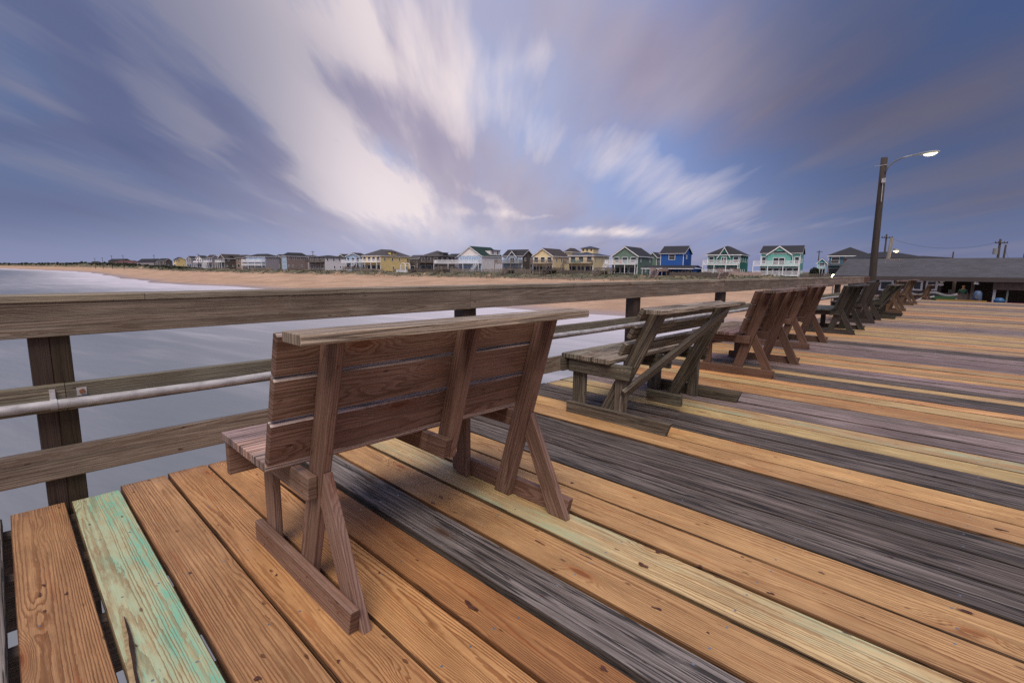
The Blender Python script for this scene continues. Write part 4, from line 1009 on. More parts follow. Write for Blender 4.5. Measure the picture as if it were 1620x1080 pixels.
# ------------------------------------------------------------------ dune crossings, fences
def crossing(x, wood, lab, wide=2.0, plen=11, top=0.9, name='beach_stairs', drop=0):
    D_, s = coastD(x, qto(coastD(x, -20)[1]) + 9)
    q = qto(s) + 9
    P = cw(s, q, 0); root = tag(empty(name, (P.x, P.y, 0), A_ANG), lab, 'stairs'); zt = top + .25
    m_ = MB(); m_.box((-wide / 2 - 1, 0, zt - .25), (wide / 2 + 1, plen, zt))
    for xx in (-wide / 2 - .9, wide / 2 + .75):
        for yy in (.1, plen / 2, plen - .3): m_.box((xx, yy, terrain_z(s, q) - 2), (xx + .16, yy + .16, zt - .26))
    po = m_.build('platform', wood, root)
    railing_part(root, 'platform_railing', [(-wide / 2 - .95, plen - .1), (-wide / 2 - .95, .06), (-wide / 2, .06)], zt, 1.0, wood); railing_part(root, 'platform_railing', [(wide / 2, .06), (wide / 2 + .95, .06), (wide / 2 + .95, plen - .1)], zt, 1.0, wood)
    m_ = MB(); zl = -2.3; run = (zt - zl) * 1.35; stairs(m_, -wide / 2, wide / 2 - .06, -run, zl, -.02, zt, th=.3); m_.build('stair_flight', wood, root)
    return root
PK = paint((.36, .27, .26), 'boards')
for x_, wd_, lb, tp in ((552, GREYW, 'grey beach stairs over the dune below the small pale blue house', .7), (656, DKW, 'dark beach stairs beside the white pergola', .4), (690, GREYW, 'grey beach stairs leading down below the dark weathered brown house', 1.0),
                   (800, GREYW, 'long grey beach stairs below the brown shingled house', .9), (862, DKW, 'dark beach stairs below the cream gable fronted house', .9), (947, GREYW, 'grey beach stairs below the pale yellow cupola house', 1.0),
                   (1036, PK, 'pale pinkish beach stairs left of the cobalt blue house', 1.1), (1143, PK, 'pinkish timber beach stairs with white handrails below the dark teal house', .9)):
    crossing(x_, wd_, lb, wide=2.2 if x_ != 1143 else 3.0, top=tp)
def fence(x0, x1, dq, h, mt, lab, step=.5, name='fence', z=None, solid=.8):
    D0, s0 = coastD(x0, qto(100) + dq); D1, s1 = coastD(x1, qto(100) + dq)
    root = None; m_ = MB(); k_ = max(4, int((s0 - s1) / step)); P0 = cw(s0, qto(s0) + dq, 0)
    root = tag(empty(name, P0, 0), lab, 'fence'); rails_ = MB(); pp = None; rr = random.Random(int(x0))
    for i in range(k_ + 1):
        s = s0 + (s1 - s0) * i / k_; q = qto(s) + dq; zz = terrain_z(s, q) if z is None else z; p = cw(s, q, zz) - P0
        hh_ = h * rr.uniform(.85, 1.1); w = step * solid * .5; d = Vector(tuple(AX)) * w; e = Vector(tuple(BX)) * .03
        b_ = len(m_.v); m_.v += [p - d - e - Vector((0, 0, .6)), p + d - e - Vector((0, 0, .6)), p + d + e - Vector((0, 0, .6)), p - d + e - Vector((0, 0, .6)), p - d - e + Vector((0, 0, hh_)), p + d - e + Vector((0, 0, hh_)), p + d + e + Vector((0, 0, hh_)), p - d + e + Vector((0, 0, hh_))]
        for f_ in ((4, 5, 6, 7), (0, 1, 5, 4), (1, 2, 6, 5), (2, 3, 7, 6), (3, 0, 4, 7)): m_.face([b_ + j for j in f_], [(0, 0)] * 4)
        if i % max(1, int(2.4 / step)) == 0: rails_.tube([p + Vector((0, 0, -.6)), p + Vector((0, 0, h + .15))], .07, 6)
    m_.build('pickets', mt, root); rails_.build('posts', mt, root)
fence(722, 792, 3, .9, GREYW, 'weathered sand fence of grey pickets below the green roofed white house', .7, solid=.55)
fence(812, 936, 2, .9, GREYW, 'long sand fence of grey pickets below the cream and yellow houses', .7, solid=.55)
fence(962, 1014, 3, .8, GREYW, 'short sand fence of grey pickets below the grey-green house', .7, solid=.55)
fence(1058, 1132, 8, 1.6, DKW, 'dark solid timber fence in front of the cobalt blue house', .3, solid=1.02, z=-.6)
fence(1152, 1200, 9, 1.7, PK, 'pinkish brown board fence between the two teal houses', .3, solid=1.02, z=-.6)
fence(1262, 1308, 9, 1.5, DKW, 'dark picket fence right of the pale teal house', .5, z=-.6)
fence(714, 838, 12, 1.5, GREYW, 'grey boardwalk railing running in front of the white and brown shingled houses', .42, solid=.7, z=-.1)
fence(842, 962, 13, 1.4, DKW, 'dark boardwalk railing in front of the cream and pale yellow houses', .42, solid=.75, z=-.1)
fence(566, 612, 12, 1.2, GREYW, 'low grey boardwalk railing in front of the butter yellow house', .45, solid=.7, z=-.1)
fence(620, 700, 9, 1.1, DKW, 'dark walkway fence in front of the dark weathered brown house', .5, z=0)
fence(395, 440, 9, 1.0, GREYW, 'grey fence in front of the mauve-grey house', .6, z=.2)
# white pergola
D_, s = coastD(640, -8); P = cw(s, -8, terrain_z(s, -8))
pg = tag(empty('pergola', P, A_ANG), 'small white arched pergola on a white deck in the dunes beside the butter yellow house', 'pergola')
m_ = MB(); m_.box((-4.5, -1, .2), (2.6, 3, .5)); m_.build('platform', WHITE, pg); railing_part(pg, 'railing', [(-4.4, 2.9), (-4.4, -.9), (2.5, -.9), (2.5, 2.9)], .5, .9, WHITE)
for xx in (-1.6, 1.6):
    for yy in (-.6, 2.4): m_ = MB(); m_.box((xx - .12, yy - .12, .51), (xx + .12, yy + .12, 3.3)); m_.build('post', WHITE, pg)
for yy in (-.6, 2.4):
    m_ = MB(); m_.tube([(1.6 * math.cos(a), yy, 3.3 + 1.1 * math.sin(a)) for a in np.linspace(0, math.pi, 11)], .13, 6); m_.build('arch', WHITE, pg)
m_ = MB(); m_.box((-1.6, -.7, 3.1), (1.6, -.55, 3.25)); m_.box((-1.6, 2.35, 3.1), (1.6, 2.5, 3.25)); m_.box((-1.6, -.6, 1.9), (1.6, -.5, 2.0)); m_.build('beam', WHITE, pg)

# ------------------------------------------------------------------ utility poles
def upole(x, yt, D_, lab, cross=True, tr=False, r=.16, zb=GROUND, lean=0, grp='utility poles behind the beach'):
    P = g(x, D_); zt = zat(x, yt, D_); root = tag(empty('utility_pole', (P.x, P.y, zb), math.atan2(RT[1], RT[0])), lab, 'utility pole', grp)
    m_ = MB(); m_.tube([(0, 0, -1), (lean, 0, zt - zb)], [r * 1.2, r * .8], 8); m_.build('pole', POLEW, root, smooth=True)
    if cross:
        m_ = MB(); m_.box((-1.1 + lean, -.12 - r, zt - zb - .75), (1.1 + lean, -r, zt - zb - .6))
        for q in (-1, -.5, .5, 1): m_.box((q - .05 + lean, -.1 - r, zt - zb - .6), (q + .05 + lean, -.02 - r, zt - zb - .42))
        m_.build('crossarm', POLEW, root)
    if tr: m_ = MB(); m_.tube([(-.7, -.1, zt - zb - 2.6), (-.7, -.1, zt - zb - 1.6)], .35, 12); m_.box((-.7, -.06, zt - zb - 2.2), (0, 0, zt - zb - 2.1)); m_.build('transformer', LAMPM, root)
    return Vector((P.x, P.y, zt))
for x_, y_, D_, lb in ((151, 408, 560, 'thin utility pole in the far scrub, leftmost of all'), (163, 407, 560, 'thin utility pole second from the left in the far scrub'), (178, 404, 520, 'thin utility pole left end of the grey low roof far down the beach'), (196, 403.5, 500, 'thin utility pole above the dull red roofed building'),
                  (245, 403, 440, 'thin utility pole at the right end of the black roofed building'), (315, 401.5, 400, 'thin utility pole above the pale houses left of the long brown roof'), (496, 397, 300, 'thin utility pole above the low white house'), (1293, 396, 200, 'thin utility pole between the pale teal house and the hip roofed blue one')):
    upole(x_, y_, D_, lb, r=.2)
t1 = upole(1396, 370.5, 100, 'utility pole with crossarm just right of the tall street lamp', r=.17)
upole(1504, 398, 105, 'short bare utility pole behind the middle of the pier house roof', cross=False, r=.15)
t2 = upole(1575, 378, 88, 'utility pole carrying a grey transformer behind the pier house', tr=True, r=.19)
t3 = upole(1583, 387, 92, 'leaning utility pole just right of the transformer pole', cross=False, r=.17, lean=.2)
upole(1616, 401, 92, 'short utility pole at the right edge behind the pier house', cross=False, r=.15)
upole(1412, 397, 110, 'small bare pole right of the orange lamp', cross=False, r=.14)
def wire(a, b_, lab, sag=1.2):
    m_ = MB(); pts = [a.lerp(b_, t) - Vector((0, 0, sag * 4 * t * (1 - t))) for t in np.linspace(0, 1, 13)]; m_.tube(pts, .02, 4); tag(m_.build('power_line', WIRE), lab, 'wire')
wire(t1 - Vector((0, 0, .5)), t2 - Vector((0, 0, .5)), 'thin power line sagging between the crossarm pole and the transformer pole', 1.6)
wire(t3 - Vector((0, 0, .5)), g(1606, 88) + Vector((0, 0, 1.2)), 'thin stay wire running down right from the leaning pole', .1)

# ------------------------------------------------------------------ pier house
YW = 46.0
def py(x, y, Yp):
    d = ray(x, y); return Vector((d[0] / d[1] * Yp, Yp, H + d[2] / d[1] * Yp))
el = py(1318, 435, YW - 1.2); er = py(1480, 438.5, YW - 1.2); rl = py(1341, 409.5, YW + 5)
ZE, ZR = er.z, rl.z
ph = tag(empty('pier_house', (el.x, YW, -1.2)), 'long low pier house with a grey shingle roof and a dark open porch', 'building')
XE = 30.0 - el.x
ez, rz_ = ZE + 1.2, ZR + 1.2
m_ = MB(); k = (rz_ - ez) / 6.2; sx_ = rl.x - el.x
a_ = [(0, -1.2, ez), (sx_, 5, rz_), (XE, 5, rz_), (XE, -1.2, ez)]
m_.poly(a_[::-1]); m_.poly([(0, 11.2, ez), (XE, 11.2, ez), (XE, 5, rz_), (sx_, 5, rz_)][::-1]); m_.poly([(0, -1.2, ez), (0, 11.2, ez), (sx_, 5, rz_)][::-1])
m_.poly([(0, -1.2, ez - .04), (XE, -1.2, ez - .04), (XE, 11.2, ez - .04), (0, 11.2, ez - .04)])
RFM, n, b = mat('grey_shingles'); tc = n.new('ShaderNodeTexCoord').outputs['Object']
br = n.new('ShaderNodeTexBrick'); 
tx, ty, tz = n.sep(tc)
n.put(br.inputs['Vector'], n.xyz(tx, n.m('MULTIPLY', ty, 1.1), 0)); br.inputs['Scale'].default_value = 1; br.inputs['Brick Width'].default_value = .34; br.inputs['Row Height'].default_value = .17; br.inputs['Mortar Size'].default_value = .008
br.inputs['Color1'].default_value = (.052, .050, .060, 1); br.inputs['Color2'].default_value = (.082, .078, .092, 1); br.inputs['Mortar'].default_value = (.05, .05, .055, 1)
nn1 = n.noise(tc, .35, 5, .6); f_ = n.lin(nn1, .3, .7, .82, 1.15); n.put(b.inputs['Base Color'], n.mix(1, br.outputs[0], n.xyz(f_, f_, f_), 'MULTIPLY')); b.inputs['Roughness'].default_value = .9
rfo = m_.build('roof', RFM, ph)
m_ = MB(); m_.box((-.03, -1.26, ez - .26), (XE, -1.205, ez + .03)); m_.build('gutter', paint((.06, .045, .045), 'trim'), rfo)
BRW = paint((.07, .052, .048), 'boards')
pxl = lambda x, Yp=YW: py(x, 440, Yp).x - el.x
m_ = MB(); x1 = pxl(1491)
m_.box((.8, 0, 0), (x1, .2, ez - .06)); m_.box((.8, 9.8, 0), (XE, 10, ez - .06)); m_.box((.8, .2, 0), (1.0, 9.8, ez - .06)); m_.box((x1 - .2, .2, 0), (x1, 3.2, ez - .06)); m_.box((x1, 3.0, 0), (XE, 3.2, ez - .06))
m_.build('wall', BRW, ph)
zz = lambda x, y: py(x, y, YW).z + 1.2
for a, c_ in ((1356, 1372), (1392, 1415), (1420, 1440), (1444.5, 1461.5), (1466, 1485)):
    x0, x1w = pxl(a), pxl(c_); zt, zl = zz((a + c_) / 2, 443), zz((a + c_) / 2, 459.5)
    m_ = MB(); m_.box((x0, -.06, zl), (x0 + .12, -.003, zt)); m_.box((x1w - .12, -.06, zl), (x1w, -.003, zt)); m_.box((x0 + .12, -.062, zt - .12), (x1w - .12, -.003, zt)); m_.box((x0 + .12, -.062, zl), (x1w - .12, -.003, zl + .10)); wf = m_.build('window', WHITE, ph)
    m_ = MB(); m_.box((x0 + .12, -.02, zl + .1), (x1w - .12, -.004, zt - .12)); m_.build('pane', GLASS, wf)
    m_ = MB(); zm = (zl + zt) / 2; m_.box((x0 + .12, -.045, zm - .02), (x1w - .12, -.022, zm + .02)); m_.build('sash_bar', paint((.10, .10, .12), 'trim'), wf)
for x_, mt_, rr_ in ((1511, BRW, .09), (1541, BRW, .09), (1576.5, paint((.38, .40, .46), 'trim'), .07), (1597.5, paint((.16, .18, .19), 'trim'), .045)):
    xx = pxl(x_, YW - .5); m_ = MB(); m_.box((xx - rr_, -.6, 0), (xx + rr_, -.6 + 2 * rr_, ez - .27)); m_.build('porch_post', mt_, ph)
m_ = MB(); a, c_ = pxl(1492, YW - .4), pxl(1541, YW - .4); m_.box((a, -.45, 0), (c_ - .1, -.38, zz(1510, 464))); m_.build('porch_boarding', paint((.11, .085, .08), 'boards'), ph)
m_ = MB(); a = pxl(1573, YW - .7); m_.box((a, -.78, ez - .75), (XE, -.70, ez - .3)); m_.build('porch_valance', paint((.13, .10, .09), 'boards'), ph)
xx = pxl(1488.5); m_ = MB(); m_.box((xx - .18, -.03, zz(1488, 452)), (xx + .18, -.004, zz(1488, 448))); m_.build('notice_board', WHITE, ph)
m_ = MB(); m_.box((pxl(1497.5), 2.9, 1.0), (pxl(1497.5) + .18, 2.98, 1.35)); m_.build('notice', WHITE, ph)
xx = pxl(1519, YW - 1); m_ = MB(); m_.tube([(xx, -.8, ez - .14), (xx, -.8, ez - .23)], [.22, .17], 14, sq=1); m_.build('ceiling_light', simple('lit_fixture', (.8, .8, .7), .4, emit=(1, .9, .65, 5)), ph)
xx = pxl(1546, YW - 1)
fl = tag(empty('hanging_lamp', (el.x + xx, YW - 1, ZE - .1)), 'small unlit white lamp hanging under the pier house eave beside a porch post', 'lamp')
m_ = MB(); m_.tube([(0, 0, -.05), (0, 0, -.2), (0, 0, -.32)], [.09, .09, .16], 12); m_.build('shade', WHITE, fl); m_ = MB(); m_.tube([(0, 0, 0), (0, 0, -.08)], .03, 6); m_.build('bracket', GALV, fl)
xx = pxl(1490.5, YW - .3)
fl = tag(empty('wall_lamp', (el.x + xx, YW - .25, zat(1490, 442, 44) )), 'tiny round white lamp on the pier house corner above the notice board', 'lamp')
m_ = MB(); m_.tube([(0, 0, -.12), (0, 0, -.02), (0, 0, .1)], [.05, .13, .06], 12); m_.build('globe', WHITE, fl); m_ = MB(); m_.box((-.03, .03, -.03), (.03, .25, .03)); m_.build('bracket', GALV, fl)
# bright floodlight beside the railing
P = g(1320, 60); zf = zat(1320, 437.5, 60)
fl = tag(empty('floodlight', (P.x, P.y, -1.2), 0), 'glaring greenish white floodlight on a short post beyond the railing, left of the pier house', 'lamp')
m_ = MB(); m_.tube([(0, 0, -5), (0, 0, zf + 1.0)], .08, 8); m_.build('post', POLEG, fl)
dv = Vector(tuple(-P.normalized())); m_ = MB(); c0 = Vector((0, 0, zf + 1.2)); m_.tube([c0, c0 + dv * .18, c0 + dv * .3], [.12, .24, .28], 14); m_.build('lamp_head', LAMPM, fl)
m_ = MB(); m_.tube([c0 + dv * .301, c0 + dv * .33], [.25, .22], 14); m_.build('lens', simple('lit_flood_lens', (.9, .9, .7), .4, emit=(.95, 1.0, .62, 45)), fl)

# things on the porch
def at_porch(x, dy, z=-1.2): return (py(x, 450, YW - dy).x, YW - dy, z)
# colourful play table
pt = tag(empty('play_table', at_porch(1558, 3.0, -1.0)), 'low play table with yellow and pink planks and a blue seat by the dark porch', 'table')
m_ = MB(); m_.box((-2.2, -.3, .58), (.2, .1, .64)); m_.box((-2.9, -.45, .40), (-2.2, -.1, .46)); m_.build('yellow_top', paint((.30, .16, .02), 'trim'), pt)
m_ = MB(); m_.box((-.9, .12, .50), (1.9, .5, .56)); m_.build('pink_bench', paint((.22, .02, .07), 'trim'), pt)
m_ = MB(); m_.box((-2.5, .12, .62), (-1.3, .4, .85)); m_.build('green_end', paint((.02, .07, .03), 'trim'), pt)
for xx, s_ in ((.75, .5),): m_ = MB(); m_.tube([(xx, -.1, .55), (xx, -.1, .70), (xx, -.1, .86)], [.45 * s_, .55 * s_, .28 * s_], 12); m_.build('blue_tub_seat', paint((.015, .08, .20), 'trim'), pt)
for xx in (-2.6, -1.9, -.4, .6, 1.6): m_ = MB(); m_.box((xx, -.2, 0), (xx + .1, .4, .49 if xx > -.5 else .39)); m_.build('leg', paint((.30, .05, .10), 'trim'), pt)
tub = tag(empty('plastic_tub', at_porch(1549, 2.2, -.62)), 'rounded blue-grey plastic tub standing upright behind the yellow plank', 'tub')
m_ = MB(); m_.tube([(0, 0, 0), (0, 0, .35), (0, 0, .7), (0, 0, .85)], [.2, .23, .21, .12], 14); m_.build('body', paint((.05, .085, .17), 'trim'), tub, smooth=True)
m_ = MB(); m_.tube([(0, -.25, .45), (0, -.29, .46)], .12, 10); m_.build('lid', paint((.04, .05, .08), 'trim'), tub)
bg = tag(empty('tarpaulin', at_porch(1479, 2.4, -.75)), 'pale striped bundle of folded sheeting lying below the last white framed window', 'tarpaulin')
m_ = MB()
for k_ in range(4):
    pts = [(-1.2 + .22 * i, -.12 * k_, .12 + .19 * k_ + .10 * math.sin(i * .9 + k_)) for i in range(12)]; m_.tube(pts, .10, 8)
m_.build('folds', paint((.14, .135, .15), 'boards'), bg, smooth=True)
m_ = MB(); m_.tube([(-1.0, -.52, .15), (-.5, -.55, .42), (.1, -.56, .55)], .05, 6); m_.build('tie', paint((.45, .44, .46), 'trim'), bg)
# distant person standing in the porch shade
def person(loc, rz, shirt, trousers, skin, lab):
    root = tag(empty('person', loc, rz), lab, 'person')
    def skinned(name, pts, edges, rad, mt):
        me = bpy.data.meshes.new(name); me.from_pydata(pts, edges, []); me.materials.append(mt)
        o = bpy.data.objects.new(name, me); C.objects.link(o); o.parent = root
        md = o.modifiers.new('skin', 'SKIN'); md.use_smooth_shade = True
        for i, r in enumerate(rad): me.skin_vertices[0].data[i].radius = (r, r * .85)
        me.skin_vertices[0].data[0].use_root = True
        s_ = o.modifiers.new('sub', 'SUBSURF'); s_.levels = 2; s_.render_levels = 2; return o
    P_ = [(0, 0, .95), (0, 0, 1.15), (0, 0, 1.38), (0, 0, 1.50), (0, -.01, 1.62), (0, -.01, 1.72),
          (.18, 0, 1.40), (.25, -.03, 1.14), (.22, -.22, 1.02), (.20, -.30, 1.02), (-.18, 0, 1.40), (-.26, .0, 1.13), (-.24, -.10, .90), (-.23, -.13, .82),
          (.10, 0, .88), (.12, -.03, .50), (.12, .0, .08), (.13, -.16, .04), (-.10, 0, .88), (-.13, .02, .50), (-.13, .03, .08), (-.14, -.13, .04)]
    E_ = [(0, 1), (1, 2), (2, 3), (3, 4), (4, 5), (2, 6), (6, 7), (7, 8), (8, 9), (2, 10), (10, 11), (11, 12), (12, 13), (0, 14), (14, 15), (15, 16), (16, 17), (0, 18), (18, 19), (19, 20), (20, 21)]
    R_ = [.15, .14, .16, .065, .10, .08, .065, .05, .04, .035, .065, .05, .04, .035, .10, .065, .045, .035, .10, .065, .045, .035]
    skinned('body', P_, E_, R_, skin)
    skinned('shirt', [(0, 0, .98), (0, 0, 1.18), (0, 0, 1.39), (.18, 0, 1.41), (.24, -.02, 1.22), (-.18, 0, 1.41), (-.25, 0, 1.22)], [(0, 1), (1, 2), (2, 3), (3, 4), (2, 5), (5, 6)], [.175, .165, .18, .085, .08, .085, .08], shirt)
    skinned('trousers', [(0, 0, .93), (.10, 0, .86), (.12, -.03, .50), (.12, 0, .14), (-.10, 0, .86), (-.13, .02, .50), (-.13, .03, .14)], [(0, 1), (1, 2), (2, 3), (0, 4), (4, 5), (5, 6)], [.165, .12, .085, .07, .12, .085, .07], trousers)
    skinned('hair', [(0, .015, 1.66), (0, .01, 1.735)], [(0, 1)], [.105, .09], paint((.03, .02, .015), 'trim'))
    m_ = MB(); m_.tube([(0, -.10, 1.64), (0, -.125, 1.625)], [.012, .018], 6); m_.build('nose', skin, root)
    return root
person(at_porch(1525, .2, -1.2), .3, paint((.03, .11, .085), 'trim'), paint((.03, .05, .13), 'trim'), paint((.30, .17, .12), 'trim'), 'person in a green shirt and dark trousers standing in the dark porch behind the boarding')
# shrub right of the pale teal house
P = g(1288, 172); sh = MB(); rg = random.Random(5)
for _ in range(900):
    a = Vector((rg.gauss(0, 1), rg.gauss(0, 1), rg.gauss(0, 1))).normalized() * rg.uniform(.5, 1) ; c_ = Vector((a.x * 1.6, a.y * 1.6, 1.8 + a.z * 1.9))
    u = Vector((rg.gauss(0, 1), rg.gauss(0, 1), rg.gauss(0, 1))).normalized() * .22; v = u.cross(Vector((rg.random(), rg.random(), 1))).normalized() * .18
    b_ = len(sh.v); sh.v += [c_ - u, c_ + v, c_ + u, c_ - v]; sh.face([b_, b_ + 1, b_ + 2, b_ + 3], [(0, 0)] * 4)
sr = tag(empty('shrub', (P.x, P.y, GROUND)), 'dark rounded shrub between the pale teal house and the tiny turquoise cottage', 'shrub'); sh.build('crown', GRM2, sr)
m_ = MB(); m_.tube([(0, 0, -.3), (.1, 0, 1.6)], [.12, .07], 6); m_.build('trunk', POLEW, sr)

# ------------------------------------------------------------------ sky, light
w = bpy.data.worlds.new('World'); SC.world = w; w.use_nodes = True
nt = w.node_tree; nt.nodes.clear(); n = N(nt)
out = n.new('ShaderNodeOutputWorld'); bg_ = n.new('ShaderNodeBackground'); nt.links.new(bg_.outputs[0], out.inputs[0])
dirv = n.new('ShaderNodeTexCoord').outputs['Generated']
def dpx(x, y): return Vector(tuple(ray(x, y))).normalized()
# cloud drift: streaks run towards the bearing of column 770
mo = dpx(770, yh(770)); mo.z = 0; mo.normalize(); ms = Vector((mo.y, -mo.x, 0))
dz_ = n.m('MAXIMUM', n.v('DOT_PRODUCT', dirv, (0, 0, 1)), 0.0)
inv = n.m('DIVIDE', 1.0, n.m('ADD', dz_, .13))
pu = n.m('MULTIPLY', n.v('DOT_PRODUCT', dirv, tuple(ms)), inv); pv = n.m('MULTIPLY', n.v('DOT_PRODUCT', dirv, tuple(mo)), inv)
def stn(su, sv, seed, det=4, rough=.5, dist=0): return n.noise(n.xyz(n.m('MULTIPLY', pu, su), n.m('MULTIPLY', pv, sv), seed), 1, det, rough, dist)
# bearings laid on the upright plane that faces the shore: a = across, e = up
fwd = n.m('MAXIMUM', n.v('DOT_PRODUCT', dirv, tuple(FW)), .02)
qa = n.m('DIVIDE', n.v('DOT_PRODUCT', dirv, tuple(RT)), fwd); qe = n.m('DIVIDE', dz_, fwd)
front = n.ss(n.v('DOT_PRODUCT', dirv, tuple(FW)), .1, .45)
warp = n.noise(n.xyz(n.m('MULTIPLY', pu, 1.9), n.m('MULTIPLY', pv, .40), 1.3), 1, 5, .58, col=True)
wr = n.sep(n.v('SUBTRACT', warp, (.5, .5, .5)))
warp2 = n.sep(n.v('SUBTRACT', n.noise(n.xyz(n.m('MULTIPLY', pu, 7), n.m('MULTIPLY', pv, 1.3), 5.3), 1, 4, .6, col=True), (.5, .5, .5)))
grow = n.m('ADD', qe, -.02)
wa = n.m('ADD', qa, n.m('MULTIPLY', n.m('MULTIPLY_ADD', wr[0], .21, n.m('MULTIPLY', warp2[0], .15)), n.m('MINIMUM', n.m('MULTIPLY', grow, 1.5), 1.0)))
we = n.m('ADD', qe, n.m('MULTIPLY', n.m('MULTIPLY_ADD', wr[1], .21, n.m('MULTIPLY', warp2[1], .15)), n.m('MINIMUM', n.m('MULTIPLY', grow, 1.5), 1.0)))
PQ = n.xyz(wa, we, 0)
def ae(x, y):
    d = ray(x, y); f_ = d @ FW; return (d @ RT) / f_, d[2] / f_
def blob(x, y, s1, s2, ang, amp):
    """soft elongated patch of cloud or clear sky round one bearing"""
    a0, e0 = ae(x, y); th = math.radians(ang); h_ = 6
    ax_, ex_ = ae(x + h_ * math.cos(th), y + h_ * math.sin(th)); bx_, ex2 = ae(x - h_ * math.sin(th), y + h_ * math.cos(th))
    J = np.array([[ax_ - a0, bx_ - a0], [ex_ - e0, ex2 - e0]]) / h_; J = np.linalg.inv(J)
    k1 = J[0] / s1; k2 = J[1] / s2
    p1 = n.m('SUBTRACT', n.v('DOT_PRODUCT', PQ, (k1[0], k1[1], 0)), float(k1 @ np.array([a0, e0])))
    p2 = n.m('SUBTRACT', n.v('DOT_PRODUCT', PQ, (k2[0], k2[1], 0)), float(k2 @ np.array([a0, e0])))
    r2 = n.m('MULTIPLY_ADD', p1, p1, n.m('MULTIPLY', p2, p2))
    return n.m('MULTIPLY', n.m('EXPONENT', n.m('MULTIPLY', r2, -.5)), amp)
def total(L):
    t = None
    for q in L: b_ = blob(*q); t = b_ if t is None else n.m('ADD', t, b_)
    return n.m('MULTIPLY', t, front)
bright = total([(400, 105, 170, 90, 40, .70), (400, 130, 270, 150, 25, .40), (565, 75, 120, 30, 66, .60), (480, 50, 120, 50, 60, .40), (235, 130, 90, 34, 45, .28), (530, 260, 60, 30, 40, .35), (540, 190, 80, 24, 48, .35), (470, 245, 70, 28, 40, .40), (560, 303, 66, 18, 15, 1.0), (630, 290, 55, 18, 22, .70), (600, 330, 110, 30, 10, .35),
                (770, 312, 40, 8, 30, .5), (778, 338, 42, 4, 3, .5), (862, 341, 25, 3, 0, .45), (920, 368, 36, 4, 1, .62), (1002, 370, 32, 6, 3, .65), (975, 235, 70, 36, 35, .26), (1090, 300, 75, 26, 25, .22), (1180, 340, 90, 14, -8, .16), (275, 200, 60, 15, 18, .35),
                (860, 95, 70, 14, -8, .16), (700, 60, 60, 60, 60, .15), (1230, 240, 130, 20, -24, .15), (310, 245, 50, 9, 18, .3), (60, 150, 90, 12, 38, .25), (210, 308, 90, 8, 12, .30), (90, 262, 90, 8, 8, .25), (370, 345, 110, 7, 8, .25), (250, 175, 60, 14, 38, .30), (120, 365, 160, 7, 3, .18), (1230, 355, 130, 7, -4, .16)])
dark = total([(130, 40, 150, 42, 32, .75), (165, 140, 100, 34, 48, .80), (390, 225, 95, 32, 47, 1.1), (80, 212, 160, 17, 9, .75), (300, 280, 170, 20, 27, .95), (60, 320, 160, 10, 6, .35), (600, 175, 90, 30, 42, 1.0), (720, 240, 120, 42, 24, .7), (600, 40, 110, 13, 66, .40),
              (680, 70, 120, 24, 78, .35), (470, 320, 110, 18, 28, .45), (30, 340, 220, 26, 6, .35), (1150, 165, 150, 62, 8, .75), (980, 50, 210, 60, 6, .55), (1500, 120, 150, 60, -18, .45), (1580, 270, 120, 50, -30, .3), (1250, 335, 190, 18, -14, .25), (830, 330, 120, 30, 4, .25)])
blue = total([(8, 130, 60, 70, 70, 1.0), (60, 262, 110, 22, 8, .55), (835, 125, 80, 44, -10, .45), (1110, 285, 190, 46, 0, .95), (1320, 160, 140, 18, -14, .8), (1400, 260, 160, 40, -15, .6), (595, 250, 40, 20, 20, .8), (1560, 30, 120, 50, -20, .8), (850, 210, 60, 30, 10, .5), (1400, 360, 200, 30, 0, .6)])
el_ = dz_
az_ = n.v('DOT_PRODUCT', dirv, tuple(dpx(1600, 60)))
base = n.mix(n.ss(el_, .0, .30), (.330, .385, .63), (.185, .290, .61))
base = n.mix(n.ss(az_, .88, 1.0, 0, .85), base, (.040, .070, .180))
sun_el, sun_az = math.radians(38), None
# the light sits high, out over the sea to the left
SUN = Vector((.72, -1, 0)); SUN = Vector((SUN.x, SUN.y, 0)).normalized() * math.cos(math.radians(56)) + Vector((0, 0, math.sin(math.radians(56))))
sky = n.new('ShaderNodeTexSky', sky_type='NISHITA'); sky.sun_disc = False; sky.sun_elevation = math.radians(56); sky.sun_rotation = math.atan2(SUN.x, SUN.y)
cl = stn(1.9, .38, 4.4, 5, .58)
fine = n.ss(stn(6.5, 1.0, 7.7, 5, .6), .28, .72, .80, 1.55)
cover = n.m('ADD', n.ss(cl, .30, .70, .15, .72), n.m('MULTIPLY', dark, .7))
cover = n.m('SUBTRACT', cover, n.m('MULTIPLY', blue, .65), clamp=True)
mauve = n.mix(n.ss(stn(2.6, .6, 8.8, 4), .35, .65), (.320, .280, .405), (.490, .420, .490))
mauve = n.mix(n.ss(az_, .90, 1.0, 0, .85), mauve, (.085, .085, .140))
left_ = n.v('DOT_PRODUCT', dirv, tuple(dpx(430, 150)))
mauve = n.mix(n.ss(left_, .72, 1.0, 0, .7), mauve, (.62, .55, .66))
base = n.mix(n.ss(left_, .70, 1.0, 0, .85), base, (.50, .58, .84))
col = n.mix(cover, base, mauve)
br_ = n.m('ADD', n.m('MULTIPLY', bright, n.m('MULTIPLY', fine, n.ss(stn(3.4, .5, 9.3, 5, .6), .30, .62, .62, 1.12))), n.m('MULTIPLY', n.m('MULTIPLY', n.ss(left_, .70, 1.0, 0, .85), n.ss(el_, .05, .22)), n.ss(stn(3.1, .42, 2.2, 5, .55), .42, .66)))
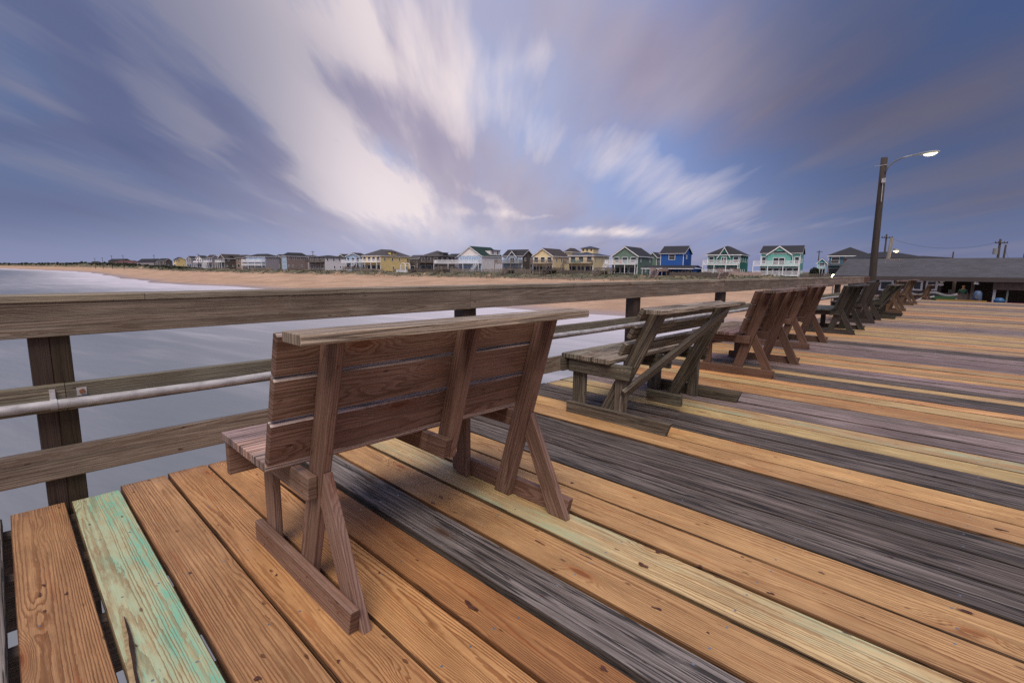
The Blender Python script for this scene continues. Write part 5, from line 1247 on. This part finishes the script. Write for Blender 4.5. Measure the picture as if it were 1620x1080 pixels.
br_ = n.m('SUBTRACT', br_, n.m('MULTIPLY', n.m('MULTIPLY', dark, n.ss(stn(4, .7, 6.1, 4), .30, .62, .35, 1.15)), 1.05), clamp=True)
col = n.mix(n.m('MULTIPLY', br_, .97), col, (.97, .84, .84))
dm = n.m('MULTIPLY', dark, n.ss(stn(4, .7, 6.1, 4), .25, .65, .5, 1))
col = n.mix(n.m('MULTIPLY', dm, .50, clamp=True), col, n.mix(n.ss(az_, .90, 1.0), (.295, .265, .400), (.115, .105, .170)))
lowl = n.m('MULTIPLY', n.ss(n.v('DOT_PRODUCT', dirv, tuple(dpx(120, 340))), .82, 1.0), n.ss(el_, .0, .2, 1, .2))
col = n.mix(n.m('MULTIPLY', lowl, .45), col, (.370, .420, .64))
corner = n.v('DOT_PRODUCT', dirv, tuple(dpx(-60, 40)))
col = n.mix(n.ss(corner, .84, 1.0, 0, .8), col, (.045, .085, .22))
hz = n.ss(el_, .0, .085, .5, 0)
col = n.mix(hz, col, n.mix(n.ss(az_, .6, .95), (.340, .360, .560), (.150, .190, .38)))
back = n.v('DOT_PRODUCT', dirv, tuple(-FW))     # unseen sky behind the camera, toned as fill for near faces
col = n.mix(n.ss(back, .0, .9, 0, .85), col, n.mix(n.ss(cl, .35, .65), (.32, .29, .33), (.46, .40, .41)))
tot = n.v('ADD', n.v('SCALE', col, 9.2), n.v('SCALE', sky.outputs[0], .035))
nt.links.new(tot, bg_.inputs[0]); bg_.inputs[1].default_value = .1
sl = bpy.data.lights.new('sun', 'SUN'); so = bpy.data.objects.new('sun', sl); C.objects.link(so)
sl.energy = 3.0; sl.angle = math.radians(40); sl.color = (1.0, .91, .77)
so.rotation_euler = SUN.to_track_quat('Z', 'Y').to_euler()
def lampl(loc, en, col, r=.12):
    l = bpy.data.lights.new('lamp_glow', 'POINT'); l.energy = en; l.color = col; l.shadow_soft_size = r
    o = bpy.data.objects.new('lamp_glow', l); C.objects.link(o); o.location = loc
lampl((-3.70 + 1.33, 23.8, 5.28), 9, (1, .86, .65)); lampl(tuple(Vector(lamp2.location) + c_ * 0 + Vector((RT[0] * .77, RT[1] * .77, z_l + .85))), 22, (1, .6, .35))

SC.view_settings.view_transform = 'Standard'; SC.view_settings.look = 'None'; SC.view_settings.exposure = 0; SC.view_settings.gamma = 1
SC.cycles.use_denoising = False
